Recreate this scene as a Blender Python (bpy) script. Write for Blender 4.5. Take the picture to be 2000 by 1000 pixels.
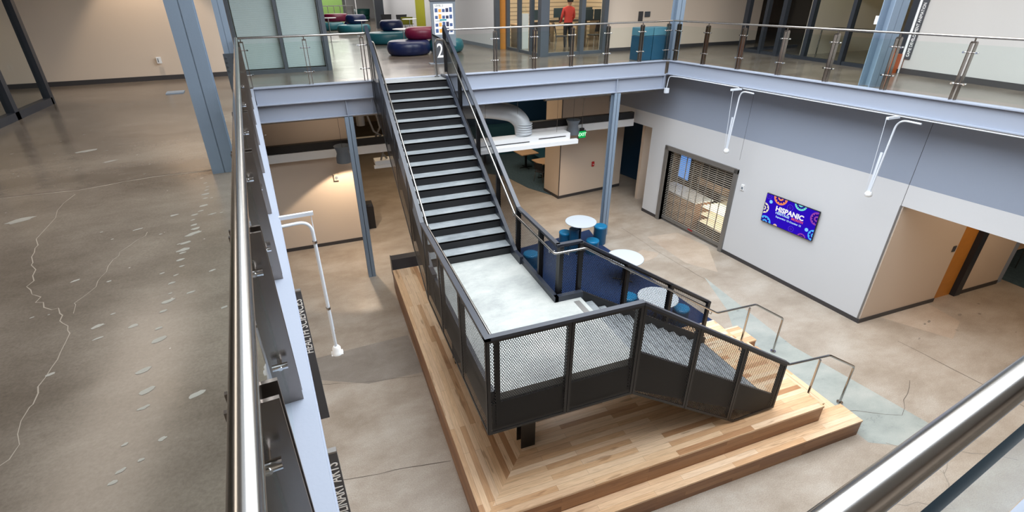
import bpy, bmesh, math, random
from mathutils import Matrix, Vector
random.seed(7)
S = bpy.context.scene
for o in list(bpy.data.objects): bpy.data.objects.remove(o)
COL = S.collection
# ------------------------------------------------------------------ camera
CAMZ = 7.219; L2 = 5.349; LD = 2.664
f, pcx, pcy, pit, roll, aX = 976.4, 966.4, 496.4, .484, -.0174, .3353
cp, sp = math.cos(pit), math.sin(pit); cr, sr = math.cos(roll), math.sin(roll); ca, sa = math.cos(aX), math.sin(aX)
B = Matrix(((1,0,0),(0,-sp,-cp),(0,cp,-sp)))
M = Matrix(((cr,-sr,0),(sr,cr,0),(0,0,1))) @ B @ Matrix(((ca,-sa,0),(sa,ca,0),(0,0,1)))
right, down, fwd = M[0], M[1], M[2]
cd = bpy.data.cameras.new('camera'); cam = bpy.data.objects.new('camera', cd); COL.objects.link(cam)
R3 = Matrix((right, -down, -fwd)).transposed()
cam.matrix_world = Matrix.Translation((0,0,CAMZ)) @ R3.to_4x4()
cd.sensor_width = 36; cd.lens = f/2000*36
cd.shift_x = (1000-pcx)/2000; cd.shift_y = (pcy-500)/2000
cd.clip_start = .05; cd.clip_end = 300
S.camera = cam
# ------------------------------------------------------------------ world, light, exposure
S.view_settings.view_transform = 'Standard'; S.view_settings.look = 'None'
S.view_settings.gamma = 1; S.view_settings.use_curve_mapping = False
S.view_settings.exposure = 0.0
S.cycles.transparent_max_bounces = 32
W = bpy.data.worlds.new('sky'); S.world = W; W.use_nodes = True
bg = W.node_tree.nodes['Background']; bg.inputs[0].default_value = (.86,.93,1,1); bg.inputs[1].default_value = 1.0
def area(name, loc, sx, sy, power, color, rot=(0,0,0), spread=None):
    l = bpy.data.lights.new(name,'AREA'); l.shape='RECTANGLE'; l.size=sx; l.size_y=sy; l.energy=power; l.color=color
    if spread: l.spread = spread
    o = bpy.data.objects.new(name,l); COL.objects.link(o); o.location=loc; o.rotation_euler=rot; return o
def spot(name, loc, tgt, power, color, ang=70, blend=.6, r=.06):
    l = bpy.data.lights.new(name,'SPOT'); l.energy=power; l.color=color; l.spot_size=math.radians(ang); l.spot_blend=blend; l.shadow_soft_size=r
    o = bpy.data.objects.new(name,l); COL.objects.link(o); o.location=loc
    o.rotation_euler=(Vector(tgt)-Vector(loc)).to_track_quat('-Z','Y').to_euler(); return o
WARM=(1,.78,.56); COOL=(.93,.97,1)
CEIL = 9.0
area('skylight_lamp', (5.2,6.6,CEIL+1.3), 9.5, 11, 2300, COOL)
area('deck_lamp_left', (-3.4,6.5,CEIL-.05), 1.2, 7, 90, (1,.86,.72))
area('deck_lamp_far', (4.6,17.5,CEIL-.05), 7, 3, 230, (1,.93,.86))
area('deck_lamp_corridor', (3.8,32,CEIL-.05), 4, 18, 750, (1,.95,.9))
area('deck_lamp_right', (12.4,9.5,CEIL-.05), 1.5, 7, 90, (1,.88,.76))
area('lounge_lamp', (8.3,20.5,4.5), 4, 3, 60, (1,.87,.7))
area('hall_lamp_far', (3,18.5,4.85), 8, 5, 170, (1,.74,.46))
area('hall_lamp_right', (14.5,3.5,4.5), 4, 4, 110, (1,.74,.5))
area('under_deck_lamp', (.5,14.2,4.8), 2, .6, 14, WARM)
# ------------------------------------------------------------------ materials
def nm(name):
    m = bpy.data.materials.new(name); m.use_nodes = True
    n = m.node_tree.nodes; l = m.node_tree.links
    return m, n, l, n['Principled BSDF']
def lin(c):
    return tuple(((x/255)/12.92 if x/255<=.04045 else ((x/255+.055)/1.055)**2.4) for x in c)+(1,)
def plain(name, rgb, rough=.5, metal=0, bump=0, bscale=60, var=0, vscale=3, emis=0, spec=None):
    m,n,l,p = nm(name); c = lin(rgb)
    p.inputs['Base Color'].default_value = c; p.inputs['Roughness'].default_value = rough; p.inputs['Metallic'].default_value = metal
    if spec is not None: p.inputs['Specular IOR Level'].default_value = spec
    if emis: p.inputs['Emission Color'].default_value = c; p.inputs['Emission Strength'].default_value = emis
    if var or bump:
        tc = n.new('ShaderNodeTexCoord')
        if var:
            nz = n.new('ShaderNodeTexNoise'); nz.inputs['Scale'].default_value = vscale; nz.inputs['Detail'].default_value = 6
            l.new(tc.outputs['Object'], nz.inputs['Vector'])
            mx = n.new('ShaderNodeMix'); mx.data_type='RGBA'
            mx.inputs[6].default_value = tuple(v*(1-var) for v in c[:3])+(1,); mx.inputs[7].default_value = tuple(min(1,v*(1+var)) for v in c[:3])+(1,)
            l.new(nz.outputs['Fac'], mx.inputs[0]); l.new(mx.outputs[2], p.inputs['Base Color'])
        if bump:
            nb = n.new('ShaderNodeTexNoise'); nb.inputs['Scale'].default_value = bscale; nb.inputs['Detail'].default_value = 3
            l.new(tc.outputs['Object'], nb.inputs['Vector'])
            b = n.new('ShaderNodeBump'); b.inputs['Strength'].default_value = bump; b.inputs['Distance'].default_value = .01
            l.new(nb.outputs['Fac'], b.inputs['Height']); l.new(b.outputs[0], p.inputs['Normal'])
    return m
def emit(name, rgb, s=1):
    m = bpy.data.materials.new(name); m.use_nodes=True; n=m.node_tree.nodes; n.clear()
    e=n.new('ShaderNodeEmission'); e.inputs[0].default_value=lin(rgb); e.inputs[1].default_value=s
    o=n.new('ShaderNodeOutputMaterial'); m.node_tree.links.new(e.outputs[0],o.inputs[0]); return m
def concrete(name, c1, c2, c3, rough, scale=.45, speck=.5, rvar=.1, spots=True):
    """ground concrete: broad stains, aggregate speckle, small pale spots"""
    m,n,l,p = nm(name)
    tc=n.new('ShaderNodeTexCoord')
    a=n.new('ShaderNodeTexNoise'); a.inputs['Scale'].default_value=scale; a.inputs['Detail'].default_value=8; a.inputs['Roughness'].default_value=.68; a.inputs['Distortion'].default_value=.15
    mp=n.new('ShaderNodeMapping'); mp.inputs['Scale'].default_value=(1,1.6,1)
    l.new(tc.outputs['Object'],mp.inputs[0]); l.new(mp.outputs[0],a.inputs['Vector'])
    r=n.new('ShaderNodeValToRGB'); e=r.color_ramp.elements
    e[0].position=.33; e[0].color=lin(c1); e[1].position=.68; e[1].color=lin(c3)
    k=e.new(.5); k.color=lin(c2)
    l.new(a.outputs['Fac'],r.inputs[0])
    s=n.new('ShaderNodeTexNoise'); s.inputs['Scale'].default_value=55; s.inputs['Detail'].default_value=4; s.inputs['Roughness'].default_value=.75
    l.new(tc.outputs['Object'],s.inputs['Vector'])
    mx=n.new('ShaderNodeMix'); mx.data_type='RGBA'; mx.blend_type='OVERLAY'; mx.inputs[0].default_value=speck
    l.new(r.outputs[0],mx.inputs[6]); l.new(s.outputs['Fac'],mx.inputs[7])
    out=mx.outputs[2]
    if spots:
        v=n.new('ShaderNodeTexVoronoi'); v.inputs['Scale'].default_value=7; v.inputs['Randomness'].default_value=1
        l.new(tc.outputs['Object'],v.inputs['Vector'])
        th=n.new('ShaderNodeMath'); th.operation='LESS_THAN'; th.inputs[1].default_value=.05; l.new(v.outputs['Distance'],th.inputs[0])
        g=n.new('ShaderNodeTexNoise'); g.inputs['Scale'].default_value=1.3; l.new(tc.outputs['Object'],g.inputs['Vector'])
        gt=n.new('ShaderNodeMath'); gt.operation='GREATER_THAN'; gt.inputs[1].default_value=.58; l.new(g.outputs['Fac'],gt.inputs[0])
        mu=n.new('ShaderNodeMath'); mu.operation='MULTIPLY'; l.new(th.outputs[0],mu.inputs[0]); l.new(gt.outputs[0],mu.inputs[1])
        m2=n.new('ShaderNodeMath'); m2.operation='MULTIPLY'; m2.inputs[1].default_value=.35; l.new(mu.outputs[0],m2.inputs[0])
        x2=n.new('ShaderNodeMix'); x2.data_type='RGBA'; x2.inputs[7].default_value=lin((215,210,205))
        l.new(m2.outputs[0],x2.inputs[0]); l.new(out,x2.inputs[6]); out=x2.outputs[2]
    l.new(out,p.inputs['Base Color'])
    mr=n.new('ShaderNodeMapRange'); mr.inputs['To Min'].default_value=rough-rvar; mr.inputs['To Max'].default_value=rough+rvar
    l.new(a.outputs['Fac'],mr.inputs['Value']); l.new(mr.outputs[0],p.inputs['Roughness'])
    bm=n.new('ShaderNodeBump'); bm.inputs['Strength'].default_value=.05; bm.inputs['Distance'].default_value=.003
    l.new(s.outputs['Fac'],bm.inputs['Height']); l.new(bm.outputs[0],p.inputs['Normal'])
    return m
def wood(name, tones, rough=.36, bw=1.5, rh=.094):
    """strip flooring: UV u runs along the strips, v across them, in metres"""
    m,n,l,p = nm(name)
    uv=n.new('ShaderNodeUVMap')
    bt=n.new('ShaderNodeTexBrick'); bt.offset=.37; bt.offset_frequency=2; bt.squash=1
    bt.inputs['Scale'].default_value=1; bt.inputs['Brick Width'].default_value=bw; bt.inputs['Row Height'].default_value=rh
    bt.inputs['Mortar Size'].default_value=.0009; bt.inputs['Mortar Smooth'].default_value=0; bt.inputs['Bias'].default_value=0
    bt.inputs['Color1'].default_value=(0,0,0,1); bt.inputs['Color2'].default_value=(1,1,1,1); bt.inputs['Mortar'].default_value=(.5,.5,.5,1)
    l.new(uv.outputs[0],bt.inputs['Vector'])
    r=n.new('ShaderNodeValToRGB'); r.color_ramp.interpolation='LINEAR'; e=r.color_ramp.elements
    e[0].position=0; e[0].color=lin(tones[0]); e[1].position=1; e[1].color=lin(tones[-1])
    for i,t in enumerate(tones[1:-1]): k=e.new((i+1)/(len(tones)-1)); k.color=lin(t)
    l.new(bt.outputs['Color'],r.inputs[0])
    mp=n.new('ShaderNodeMapping'); mp.inputs['Scale'].default_value=(1.6,28,1); l.new(uv.outputs[0],mp.inputs[0])
    g=n.new('ShaderNodeTexNoise'); g.inputs['Scale'].default_value=1.5; g.inputs['Detail'].default_value=7; g.inputs['Distortion'].default_value=1.4; l.new(mp.outputs[0],g.inputs['Vector'])
    gr=n.new('ShaderNodeValToRGB'); ge=gr.color_ramp.elements; ge[0].position=.3; ge[0].color=(.62,.56,.5,1); ge[1].position=.62; ge[1].color=(1,1,1,1)
    l.new(g.outputs['Fac'],gr.inputs[0])
    mx=n.new('ShaderNodeMix'); mx.data_type='RGBA'; mx.blend_type='MULTIPLY'; mx.inputs[0].default_value=.55
    l.new(r.outputs[0],mx.inputs[6]); l.new(gr.outputs[0],mx.inputs[7])
    # dark mineral streaks in some boards
    mp2=n.new('ShaderNodeMapping'); mp2.inputs['Scale'].default_value=(.9,7,1); l.new(uv.outputs[0],mp2.inputs[0])
    h=n.new('ShaderNodeTexNoise'); h.inputs['Scale'].default_value=1.1; h.inputs['Detail'].default_value=3; l.new(mp2.outputs[0],h.inputs['Vector'])
    hr=n.new('ShaderNodeValToRGB'); he=hr.color_ramp.elements; he[0].position=.64; he[0].color=(0,0,0,1); he[1].position=.68; he[1].color=(1,1,1,1); l.new(h.outputs['Fac'],hr.inputs[0])
    hm=n.new('ShaderNodeMath'); hm.operation='MULTIPLY'; hm.inputs[1].default_value=.45; l.new(hr.outputs[0],hm.inputs[0])
    m3=n.new('ShaderNodeMix'); m3.data_type='RGBA'; m3.inputs[7].default_value=lin((126,84,50)); l.new(hm.outputs[0],m3.inputs[0]); l.new(mx.outputs[2],m3.inputs[6])
    # joints
    m4=n.new('ShaderNodeMix'); m4.data_type='RGBA'; m4.inputs[7].default_value=lin((95,62,38)); l.new(bt.outputs['Fac'],m4.inputs[0]); l.new(m3.outputs[2],m4.inputs[6])
    l.new(m4.outputs[2],p.inputs['Base Color']); p.inputs['Roughness'].default_value=rough
    return m
def perforated(name):
    """black steel sheet with staggered round holes; UV in metres"""
    m,n,l,p = nm(name)
    p.inputs['Base Color'].default_value=lin((20,20,23)); p.inputs['Roughness'].default_value=.4
    uv=n.new('ShaderNodeUVMap'); sx=n.new('ShaderNodeSeparateXYZ'); l.new(uv.outputs[0],sx.inputs[0])
    PX,PY,R=.032,.052,.0127
    def math_(op,a,b=None):
        k=n.new('ShaderNodeMath'); k.operation=op
        for i,v in enumerate((a,b)):
            if v is None: continue
            if isinstance(v,(int,float)): k.inputs[i].default_value=v
            else: l.new(v,k.inputs[i])
        return k.outputs[0]
    ds=[]
    for off in (0,.5):
        a=math_('MULTIPLY',math_('SUBTRACT',math_('FRACT',math_('ADD',math_('DIVIDE',sx.outputs[0],PX),off+100)),.5),PX)
        b=math_('MULTIPLY',math_('SUBTRACT',math_('FRACT',math_('ADD',math_('DIVIDE',sx.outputs[1],PY),off+100)),.5),PY)
        ds.append(math_('SQRT',math_('ADD',math_('MULTIPLY',a,a),math_('MULTIPLY',b,b))))
    hole=math_('LESS_THAN',math_('MINIMUM',ds[0],ds[1]),R)
    tr=n.new('ShaderNodeBsdfTransparent'); ms=n.new('ShaderNodeMixShader')
    l.new(hole,ms.inputs[0]); l.new(p.outputs[0],ms.inputs[1]); l.new(tr.outputs[0],ms.inputs[2])
    l.new(ms.outputs[0],n['Material Output'].inputs[0]); return m
def glass(name, tint=(.90,.96,.94), refl=1.0, rough=0):
    m=bpy.data.materials.new(name); m.use_nodes=True; n=m.node_tree.nodes; l=m.node_tree.links; n.clear()
    t=n.new('ShaderNodeBsdfTransparent'); t.inputs[0].default_value=tint+(1,)
    g=n.new('ShaderNodeBsdfGlossy'); g.inputs['Roughness'].default_value=rough; g.inputs[0].default_value=(refl,refl,refl,1)
    fr=n.new('ShaderNodeFresnel'); fr.inputs[0].default_value=1.38
    ms=n.new('ShaderNodeMixShader'); o=n.new('ShaderNodeOutputMaterial')
    ge=n.new('ShaderNodeNewGeometry'); iv=n.new('ShaderNodeMath'); iv.operation='SUBTRACT'; iv.inputs[0].default_value=1; l.new(ge.outputs['Backfacing'],iv.inputs[1]); k=n.new('ShaderNodeMath'); k.operation='MULTIPLY'; l.new(iv.outputs[0],k.inputs[1]); k2=n.new('ShaderNodeMath'); k2.operation='MULTIPLY'; k2.inputs[1].default_value=.4; l.new(fr.outputs[0],k2.inputs[0]); l.new(k2.outputs[0],k.inputs[0]); l.new(k.outputs[0],ms.inputs[0]); l.new(t.outputs[0],ms.inputs[1]); l.new(g.outputs[0],ms.inputs[2]); l.new(ms.outputs[0],o.inputs[0]); return m
def blindmat(name, rgb, pitch=.025):
    m,n,l,p=nm(name); tc=n.new('ShaderNodeTexCoord'); sx=n.new('ShaderNodeSeparateXYZ'); l.new(tc.outputs['Object'],sx.inputs[0])
    d=n.new('ShaderNodeMath'); d.operation='DIVIDE'; d.inputs[1].default_value=pitch; l.new(sx.outputs[2],d.inputs[0])
    fr=n.new('ShaderNodeMath'); fr.operation='FRACT'; l.new(d.outputs[0],fr.inputs[0])
    r=n.new('ShaderNodeValToRGB'); e=r.color_ramp.elements; c=lin(rgb); e[0].position=.12; e[0].color=tuple(v*.45 for v in c[:3])+(1,); e[1].position=.3; e[1].color=c
    l.new(fr.outputs[0],r.inputs[0]); l.new(r.outputs[0],p.inputs['Base Color']); p.inputs['Roughness'].default_value=.45
    b=n.new('ShaderNodeBump'); b.inputs['Strength'].default_value=.6; b.inputs['Distance'].default_value=.01; l.new(fr.outputs[0],b.inputs['Height']); l.new(b.outputs[0],p.inputs['Normal'])
    return m
def carpet(name, c1, c2):
    m,n,l,p=nm(name); tc=n.new('ShaderNodeTexCoord'); a=n.new('ShaderNodeTexNoise'); a.inputs['Scale'].default_value=90; a.inputs['Detail'].default_value=3
    mp=n.new('ShaderNodeMapping'); mp.inputs['Scale'].default_value=(1,.12,1); l.new(tc.outputs['Object'],mp.inputs[0]); l.new(mp.outputs[0],a.inputs['Vector'])
    r=n.new('ShaderNodeValToRGB'); e=r.color_ramp.elements; e[0].position=.35; e[0].color=lin(c1); e[1].position=.65; e[1].color=lin(c2)
    l.new(a.outputs['Fac'],r.inputs[0]); l.new(r.outputs[0],p.inputs['Base Color']); p.inputs['Roughness'].default_value=.95; return m
MT = {}
MT['floor1']=concrete('lower_concrete',(146,133,119),(163,151,138),(178,169,158),.34,.7,.6)
MT['floor2']=concrete('upper_concrete',(90,81,72),(106,97,88),(122,113,103),.2,.6,.4)
MT['landing']=concrete('landing_concrete',(134,138,138),(154,158,156),(172,174,171),.5,1.2,.15,spots=False)
MT['tread']=concrete('tread_concrete',(104,110,114),(122,128,132),(142,147,149),.5,2,.25,spots=False)
MT['slurry']=concrete('smooth_grey_topping',(142,148,144),(158,163,158),(172,174,168),.3,1,.2,spots=False)
MT['patch_dark']=concrete('darker_concrete',(124,116,108),(136,128,120),(150,142,134),.34,1,.45)
MT['patch_pink']=concrete('sanded_concrete',(168,150,134),(178,162,146),(190,176,162),.4,1,.5)
MT['spot_pale']=plain('pale_repair',(140,138,132),.35,var=.15)
MT['crack']=plain('filled_crack',(138,129,118),.5)
MT['crack_dark']=plain('dark_joint',(92,82,74),.7)
MT['wall_white']=plain('white_wall_paint',(200,202,206),.7,bump=.12,bscale=90)
MT['wall_blue']=plain('blue_grey_wall_paint',(140,150,168),.7,bump=.12,bscale=90)
MT['wall_beige']=plain('beige_wall_paint',(206,190,174),.75,bump=.1,bscale=90)
MT['wall_warm']=plain('warm_wall_paint',(205,188,172),.75,bump=.1,bscale=90)
MT['base']=plain('charcoal_baseboard',(58,56,58),.5)
MT['beam']=plain('painted_steel',(146,154,170),.45,bump=.06,bscale=50)
MT['column']=plain('column_paint',(120,136,154),.5,bump=.06,bscale=60)
MT['pipe_white']=plain('white_conduit',(205,212,222),.35)
MT['black']=plain('black_steel',(20,20,23),.4)
MT['rail_black']=plain('blue_black_rail',(40,45,56),.32)
MT['steel']=plain('brushed_steel',(176,174,172),.2,1)
MT['steel_dark']=plain('satin_steel',(150,142,136),.26,1)
MT['chrome']=plain('chrome',(230,230,232),.08,1)
MT['mesh']=perforated('perforated_steel')
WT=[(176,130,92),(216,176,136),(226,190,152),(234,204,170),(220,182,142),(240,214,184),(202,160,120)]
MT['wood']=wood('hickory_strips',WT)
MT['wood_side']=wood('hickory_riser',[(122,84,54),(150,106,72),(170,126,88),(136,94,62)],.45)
MT['glass']=glass('guard_glass',(.945,.975,.965)); MT['glass_room']=glass('storefront_glass',(.95,.975,.97))
MT['frame']=plain('grey_aluminium',(84,90,98),.4,.3)
MT['frame_dark']=plain('dark_aluminium',(48,52,60),.4,.3)
MT['galv']=plain('grey_steel_frame',(128,126,124),.45,.5,var=.08)
MT['blind']=blindmat('venetian_blind',(206,214,216))
MT['carpet_navy']=carpet('navy_carpet',(10,32,66),(18,48,92))
MT['carpet_teal']=carpet('slate_carpet',(46,66,78),(70,92,102))
MT['table_top']=plain('speckled_grey_laminate',(192,200,208),.4,var=.12,vscale=120)
MT['stool']=plain('blue_vinyl',(14,112,158),.4,var=.05)
MT['stool_dark']=plain('deep_blue_vinyl',(20,74,108),.4)
MT['navy']=plain('navy_leather',(16,30,70),.3,bump=.3,bscale=14,var=.15)
MT['teal']=plain('teal_leather',(30,96,108),.35,bump=.2,bscale=14)
MT['magenta']=plain('magenta_leather',(98,10,46),.35,bump=.2,bscale=14)
MT['lime']=plain('lime_paint',(150,150,10),.6)
MT['green']=plain('green_paint',(96,128,60),.6)
MT['wood_door']=plain('oak_door',(192,128,54),.4,var=.12,vscale=9)
MT['maple']=plain('maple_laminate',(214,178,142),.4,var=.06,vscale=10)
MT['dark']=plain('dark_grey',(38,38,42),.6)
MT['ceiling_dark']=plain('exposed_ceiling',(46,42,40),.8)
MT['ceiling_white']=plain('white_ceiling',(216,216,214),.8)
MT['blue_dark']=plain('deep_blue_paint',(18,54,84),.5)
MT['bin']=plain('teal_blue_plastic',(24,70,96),.4)
MT['white']=plain('white_enamel',(228,230,232),.4)
MT['letter']=plain('white_lettering',(235,235,235),.5,emis=.05)
MT['sign']=plain('charcoal_sign',(66,68,74),.5)
MT['sign_grey']=plain('grey_sign',(112,120,130),.5)
MT['duct']=plain('galvanised_duct',(196,202,208),.42,.15,bump=.15,bscale=25)
MT['orange']=plain('orange_wood',(176,84,34),.45)
# ------------------------------------------------------------------ mesh helper
WM = {}
class MB:
    def __init__(s, xf=None): s.v=[]; s.f=[]; s.sm=[]; s.mi=[]; s.xf=xf; s.cur=0
    def add(s, vs, fs, smooth=False):
        k=len(s.v)
        for p in vs:
            p=Vector(p); s.v.append(s.xf@p if s.xf else p)
        for q in fs: s.f.append([i+k for i in q]); s.sm.append(smooth); s.mi.append(s.cur)
        return s
    def box(s,x0,x1,y0,y1,z0,z1):
        v=[(x,y,z) for z in (z0,z1) for y in (y0,y1) for x in (x0,x1)]
        return s.add(v,[(0,2,3,1),(4,5,7,6),(0,1,5,4),(2,6,7,3),(0,4,6,2),(1,3,7,5)])
    def prism(s, poly, d):   # poly: list of 3D points, extruded by vector d
        n=len(poly); d=Vector(d); a=[Vector(p) for p in poly]; b=[p+d for p in a]
        nrm=Vector((0,0,0))
        for i in range(n): nrm+= a[i].cross(a[(i+1)%n])
        fl = nrm.dot(d)>0
        F=[tuple(reversed(range(n))) , tuple(range(n,2*n))]+[(i,(i+1)%n,n+(i+1)%n,n+i) for i in range(n)]
        if not fl: F=[tuple(reversed(q)) for q in F]
        return s.add(a+b,F)
    def pz(s, poly, z0, z1): return s.prism([(x,y,z0) for x,y in poly],(0,0,z1-z0))
    def py(s, poly, y0, y1): return s.prism([(x,y0,z) for x,z in poly],(0,y1-y0,0))
    def px(s, poly, x0, x1): return s.prism([(x0,y,z) for y,z in poly],(x1-x0,0,0))
    def wallseg(s, a, b, t, z0, z1):   # wall from a to b (xy), thickness t to the left of a->b
        a=Vector(a); b=Vector(b); d=(b-a).normalized(); n=Vector((-d.y,d.x))*t
        return s.pz([a,b,b+n,a+n],z0,z1)
    def cyl(s,p0,p1,r,n=16,r1=None):
        p0=Vector(p0); p1=Vector(p1); d=(p1-p0).normalized(); r1=r if r1 is None else r1
        u=d.orthogonal().normalized(); w=d.cross(u); v=[]
        for p,rr in ((p0,r),(p1,r1)):
            for i in range(n):
                t=2*math.pi*i/n; v.append(p+u*math.cos(t)*rr+w*math.sin(t)*rr)
        s.add(v,[(i,(i+1)%n,n+(i+1)%n,n+i) for i in range(n)],True)
        s.add(v[:n],[tuple(reversed(range(n)))]); return s.add(v[n:],[tuple(range(n))])
    def tube(s,pts,r,n=12,bend=0.0,steps=6):
        P=[Vector(p) for p in pts]
        if bend:
            Q=[P[0]]
            for i in range(1,len(P)-1):
                a=(P[i-1]-P[i]); b=(P[i+1]-P[i]); q=min(bend,a.length*.45,b.length*.45)
                A=P[i]+a.normalized()*q; C=P[i]+b.normalized()*q
                for j in range(steps+1):
                    t=j/steps; Q.append(A*(1-t)**2+P[i]*2*t*(1-t)+C*t*t)
            Q.append(P[-1]); P=Q
        v=[]; u=None
        for i,p in enumerate(P):
            if i==0: d=P[1]-P[0]
            elif i==len(P)-1: d=P[-1]-P[-2]
            else: d=(P[i]-P[i-1]).normalized()+(P[i+1]-P[i]).normalized()
            d.normalize()
            u = d.orthogonal().normalized() if u is None else (u-d*u.dot(d)).normalized()
            w=d.cross(u)
            v+= [p+u*math.cos(2*math.pi*j/n)*r+w*math.sin(2*math.pi*j/n)*r for j in range(n)]
        F=[]
        for i in range(len(P)-1):
            for j in range(n): F.append((i*n+j,i*n+(j+1)%n,(i+1)*n+(j+1)%n,(i+1)*n+j))
        s.add(v,F,True); m=(len(P)-1)*n
        s.add(v[:n],[tuple(reversed(range(n)))]); return s.add(v[m:],[tuple(range(n))])
    def lathe(s,c,prof,n=32,sx=1,sy=1,rot=0):   # prof [(r,z)...] bottom to top
        v=[];F=[]; c=Vector(c)
        for r,z in prof:
            for i in range(n):
                t=2*math.pi*i/n; x=r*math.cos(t)*sx; y=r*math.sin(t)*sy
                v.append(c+Vector((x*math.cos(rot)-y*math.sin(rot),x*math.sin(rot)+y*math.cos(rot),z)))
        for k in range(len(prof)-1):
            for i in range(n): F.append((k*n+i,k*n+(i+1)%n,(k+1)*n+(i+1)%n,(k+1)*n+i))
        s.add(v,F,True); m=(len(prof)-1)*n
        s.add(v[:n],[tuple(reversed(range(n)))]); return s.add(v[m:],[tuple(range(n))])
    def build(s,name,mat,parent=None,uv='x',bev=0):
        me=bpy.data.meshes.new(name)
        V=s.v
        if parent is not None and parent in WM:
            inv=WM[parent].inverted(); V=[inv@p for p in V]
        me.from_pydata([tuple(p) for p in V],[],s.f)
        for p,sm,mi in zip(me.polygons,s.sm,s.mi): p.use_smooth=sm; p.material_index=mi
        for mm in (mat if isinstance(mat,list) else [mat]): me.materials.append(mm)
        ul=me.uv_layers.new(name='UVMap')
        for p,face in zip(me.polygons,s.f):
            a=[s.v[i] for i in face]; nr=Vector((0,0,0))
            for i in range(len(a)): nr+=a[i].cross(a[(i+1)%len(a)])
            ax=max(range(3),key=lambda i:abs(nr[i]))
            for li,vi in zip(p.loop_indices,face):
                q=s.v[vi]
                if ax==2: c=(q.x,q.y) if uv=='x' else (q.y,q.x)
                elif ax==1: c=(q.x,q.z)
                else: c=(q.y,q.z)
                ul.data[li].uv=c
        me.update()
        o=bpy.data.objects.new(name,me); COL.objects.link(o)
        if parent is not None:
            o.parent=parent; WM[o]=WM.get(parent,Matrix())
        else: WM[o]=Matrix()
        if bev:
            b=o.modifiers.new('bevel','BEVEL'); b.width=bev; b.segments=2; b.limit_method='ANGLE'
        return o
def thing(name,label,cat,loc=(0,0,0),rz=0,group=None,mat=None):
    o=bpy.data.objects.new(name,None); COL.objects.link(o); o.empty_display_size=.1
    m=mat if mat else Matrix.Translation(loc)@Matrix.Rotation(rz,4,'Z')
    o.matrix_world=m; WM[o]=m; o['label']=label; o['category']=cat
    if group: o['group']=group
    return o
def tag(o,label,cat,group=None):
    o['label']=label; o['category']=cat
    if group: o['group']=group
    return o
def st(o): o['kind']='structure'; return o
def text(body,size,mat,parent,mtx,name='lettering',ax='CENTER',extr=.002,sx=1,bold=0,ay='CENTER'):
    c=bpy.data.curves.new('t','FONT'); c.body=body; c.size=size; c.align_x=ax; c.align_y=ay; c.extrude=extr; c.offset=bold; c.resolution_u=3
    t=bpy.data.objects.new('t',c); COL.objects.link(t); bpy.context.view_layer.update()
    me=bpy.data.meshes.new_from_object(t.evaluated_get(bpy.context.evaluated_depsgraph_get()))
    bpy.data.objects.remove(t); bpy.data.curves.remove(c)
    me.transform(mtx@Matrix.Diagonal((sx,1,1,1)))
    if parent is not None: me.transform(WM[parent].inverted())
    me.materials.clear(); me.materials.append(mat)
    o=bpy.data.objects.new(name,me); COL.objects.link(o)
    if parent is not None: o.parent=parent
    WM[o]=WM.get(parent,Matrix()); return o
def xL(y): return -1.22+.0898*(12.93-y)      # edge of the left deck
def xR(y): return 10.0+.115*(13.0-y)         # edge of the right deck
def xT(y): return 10.72+.0966*(14.2-y)       # television wall
def wallM(y,z,off=0):                         # frame on the television wall: local x to the right, y up, z out of the wall
    r=Vector((.0966,-1,0)).normalized(); nn=r.cross(Vector((0,0,1)))
    p=Vector((xT(y),y,z))+nn*off
    m=Matrix.Identity(4); m.col[0]=r.to_4d()*1; m.col[1]=Vector((0,0,1,0)); m.col[2]=nn.to_4d(); m.col[3]=p.to_4d()
    m.col[0][3]=0; m.col[2][3]=0; m.col[3][3]=1
    return m
exec_parts = []
# ================================================================== SETTING
yN=lambda x:.30+.155*(x-.76)
b=MB(); b.box(-14,26,-4,62,-.15,0)
fl=b.build('floor',MT['floor1']); st(fl)
def blob(c,rx,ry,rot=0,n=14,j=.22,z=0.0015):
    P=[]
    for i in range(n):
        t=2*math.pi*i/n; k=1+random.uniform(-j,j)
        x=rx*k*math.cos(t); y=ry*k*math.sin(t)
        P.append((c[0]+x*math.cos(rot)-y*math.sin(rot),c[1]+x*math.sin(rot)+y*math.cos(rot),z))
    return P
def strip(pts,w,z,jit=.02,sub=5):
    Q=[]
    for a,c in zip(pts,pts[1:]):
        for k in range(sub): t=k/sub; Q.append((a[0]+(c[0]-a[0])*t+random.uniform(-jit,jit),a[1]+(c[1]-a[1])*t+random.uniform(-jit,jit)))
    Q.append(pts[-1]); v=[];F=[]
    for i,p in enumerate(Q):
        q=Q[min(i+1,len(Q)-1)]; r=Q[max(i-1,0)]; d=Vector((q[0]-r[0],q[1]-r[1])).normalized(); ww=w*random.uniform(.5,1.3)
        v+=[(p[0]-d.y*ww,p[1]+d.x*ww,z),(p[0]+d.y*ww,p[1]-d.x*ww,z)]
    for i in range(len(Q)-1): F.append((2*i+1,2*i+3,2*i+2,2*i))
    return v,F
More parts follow.
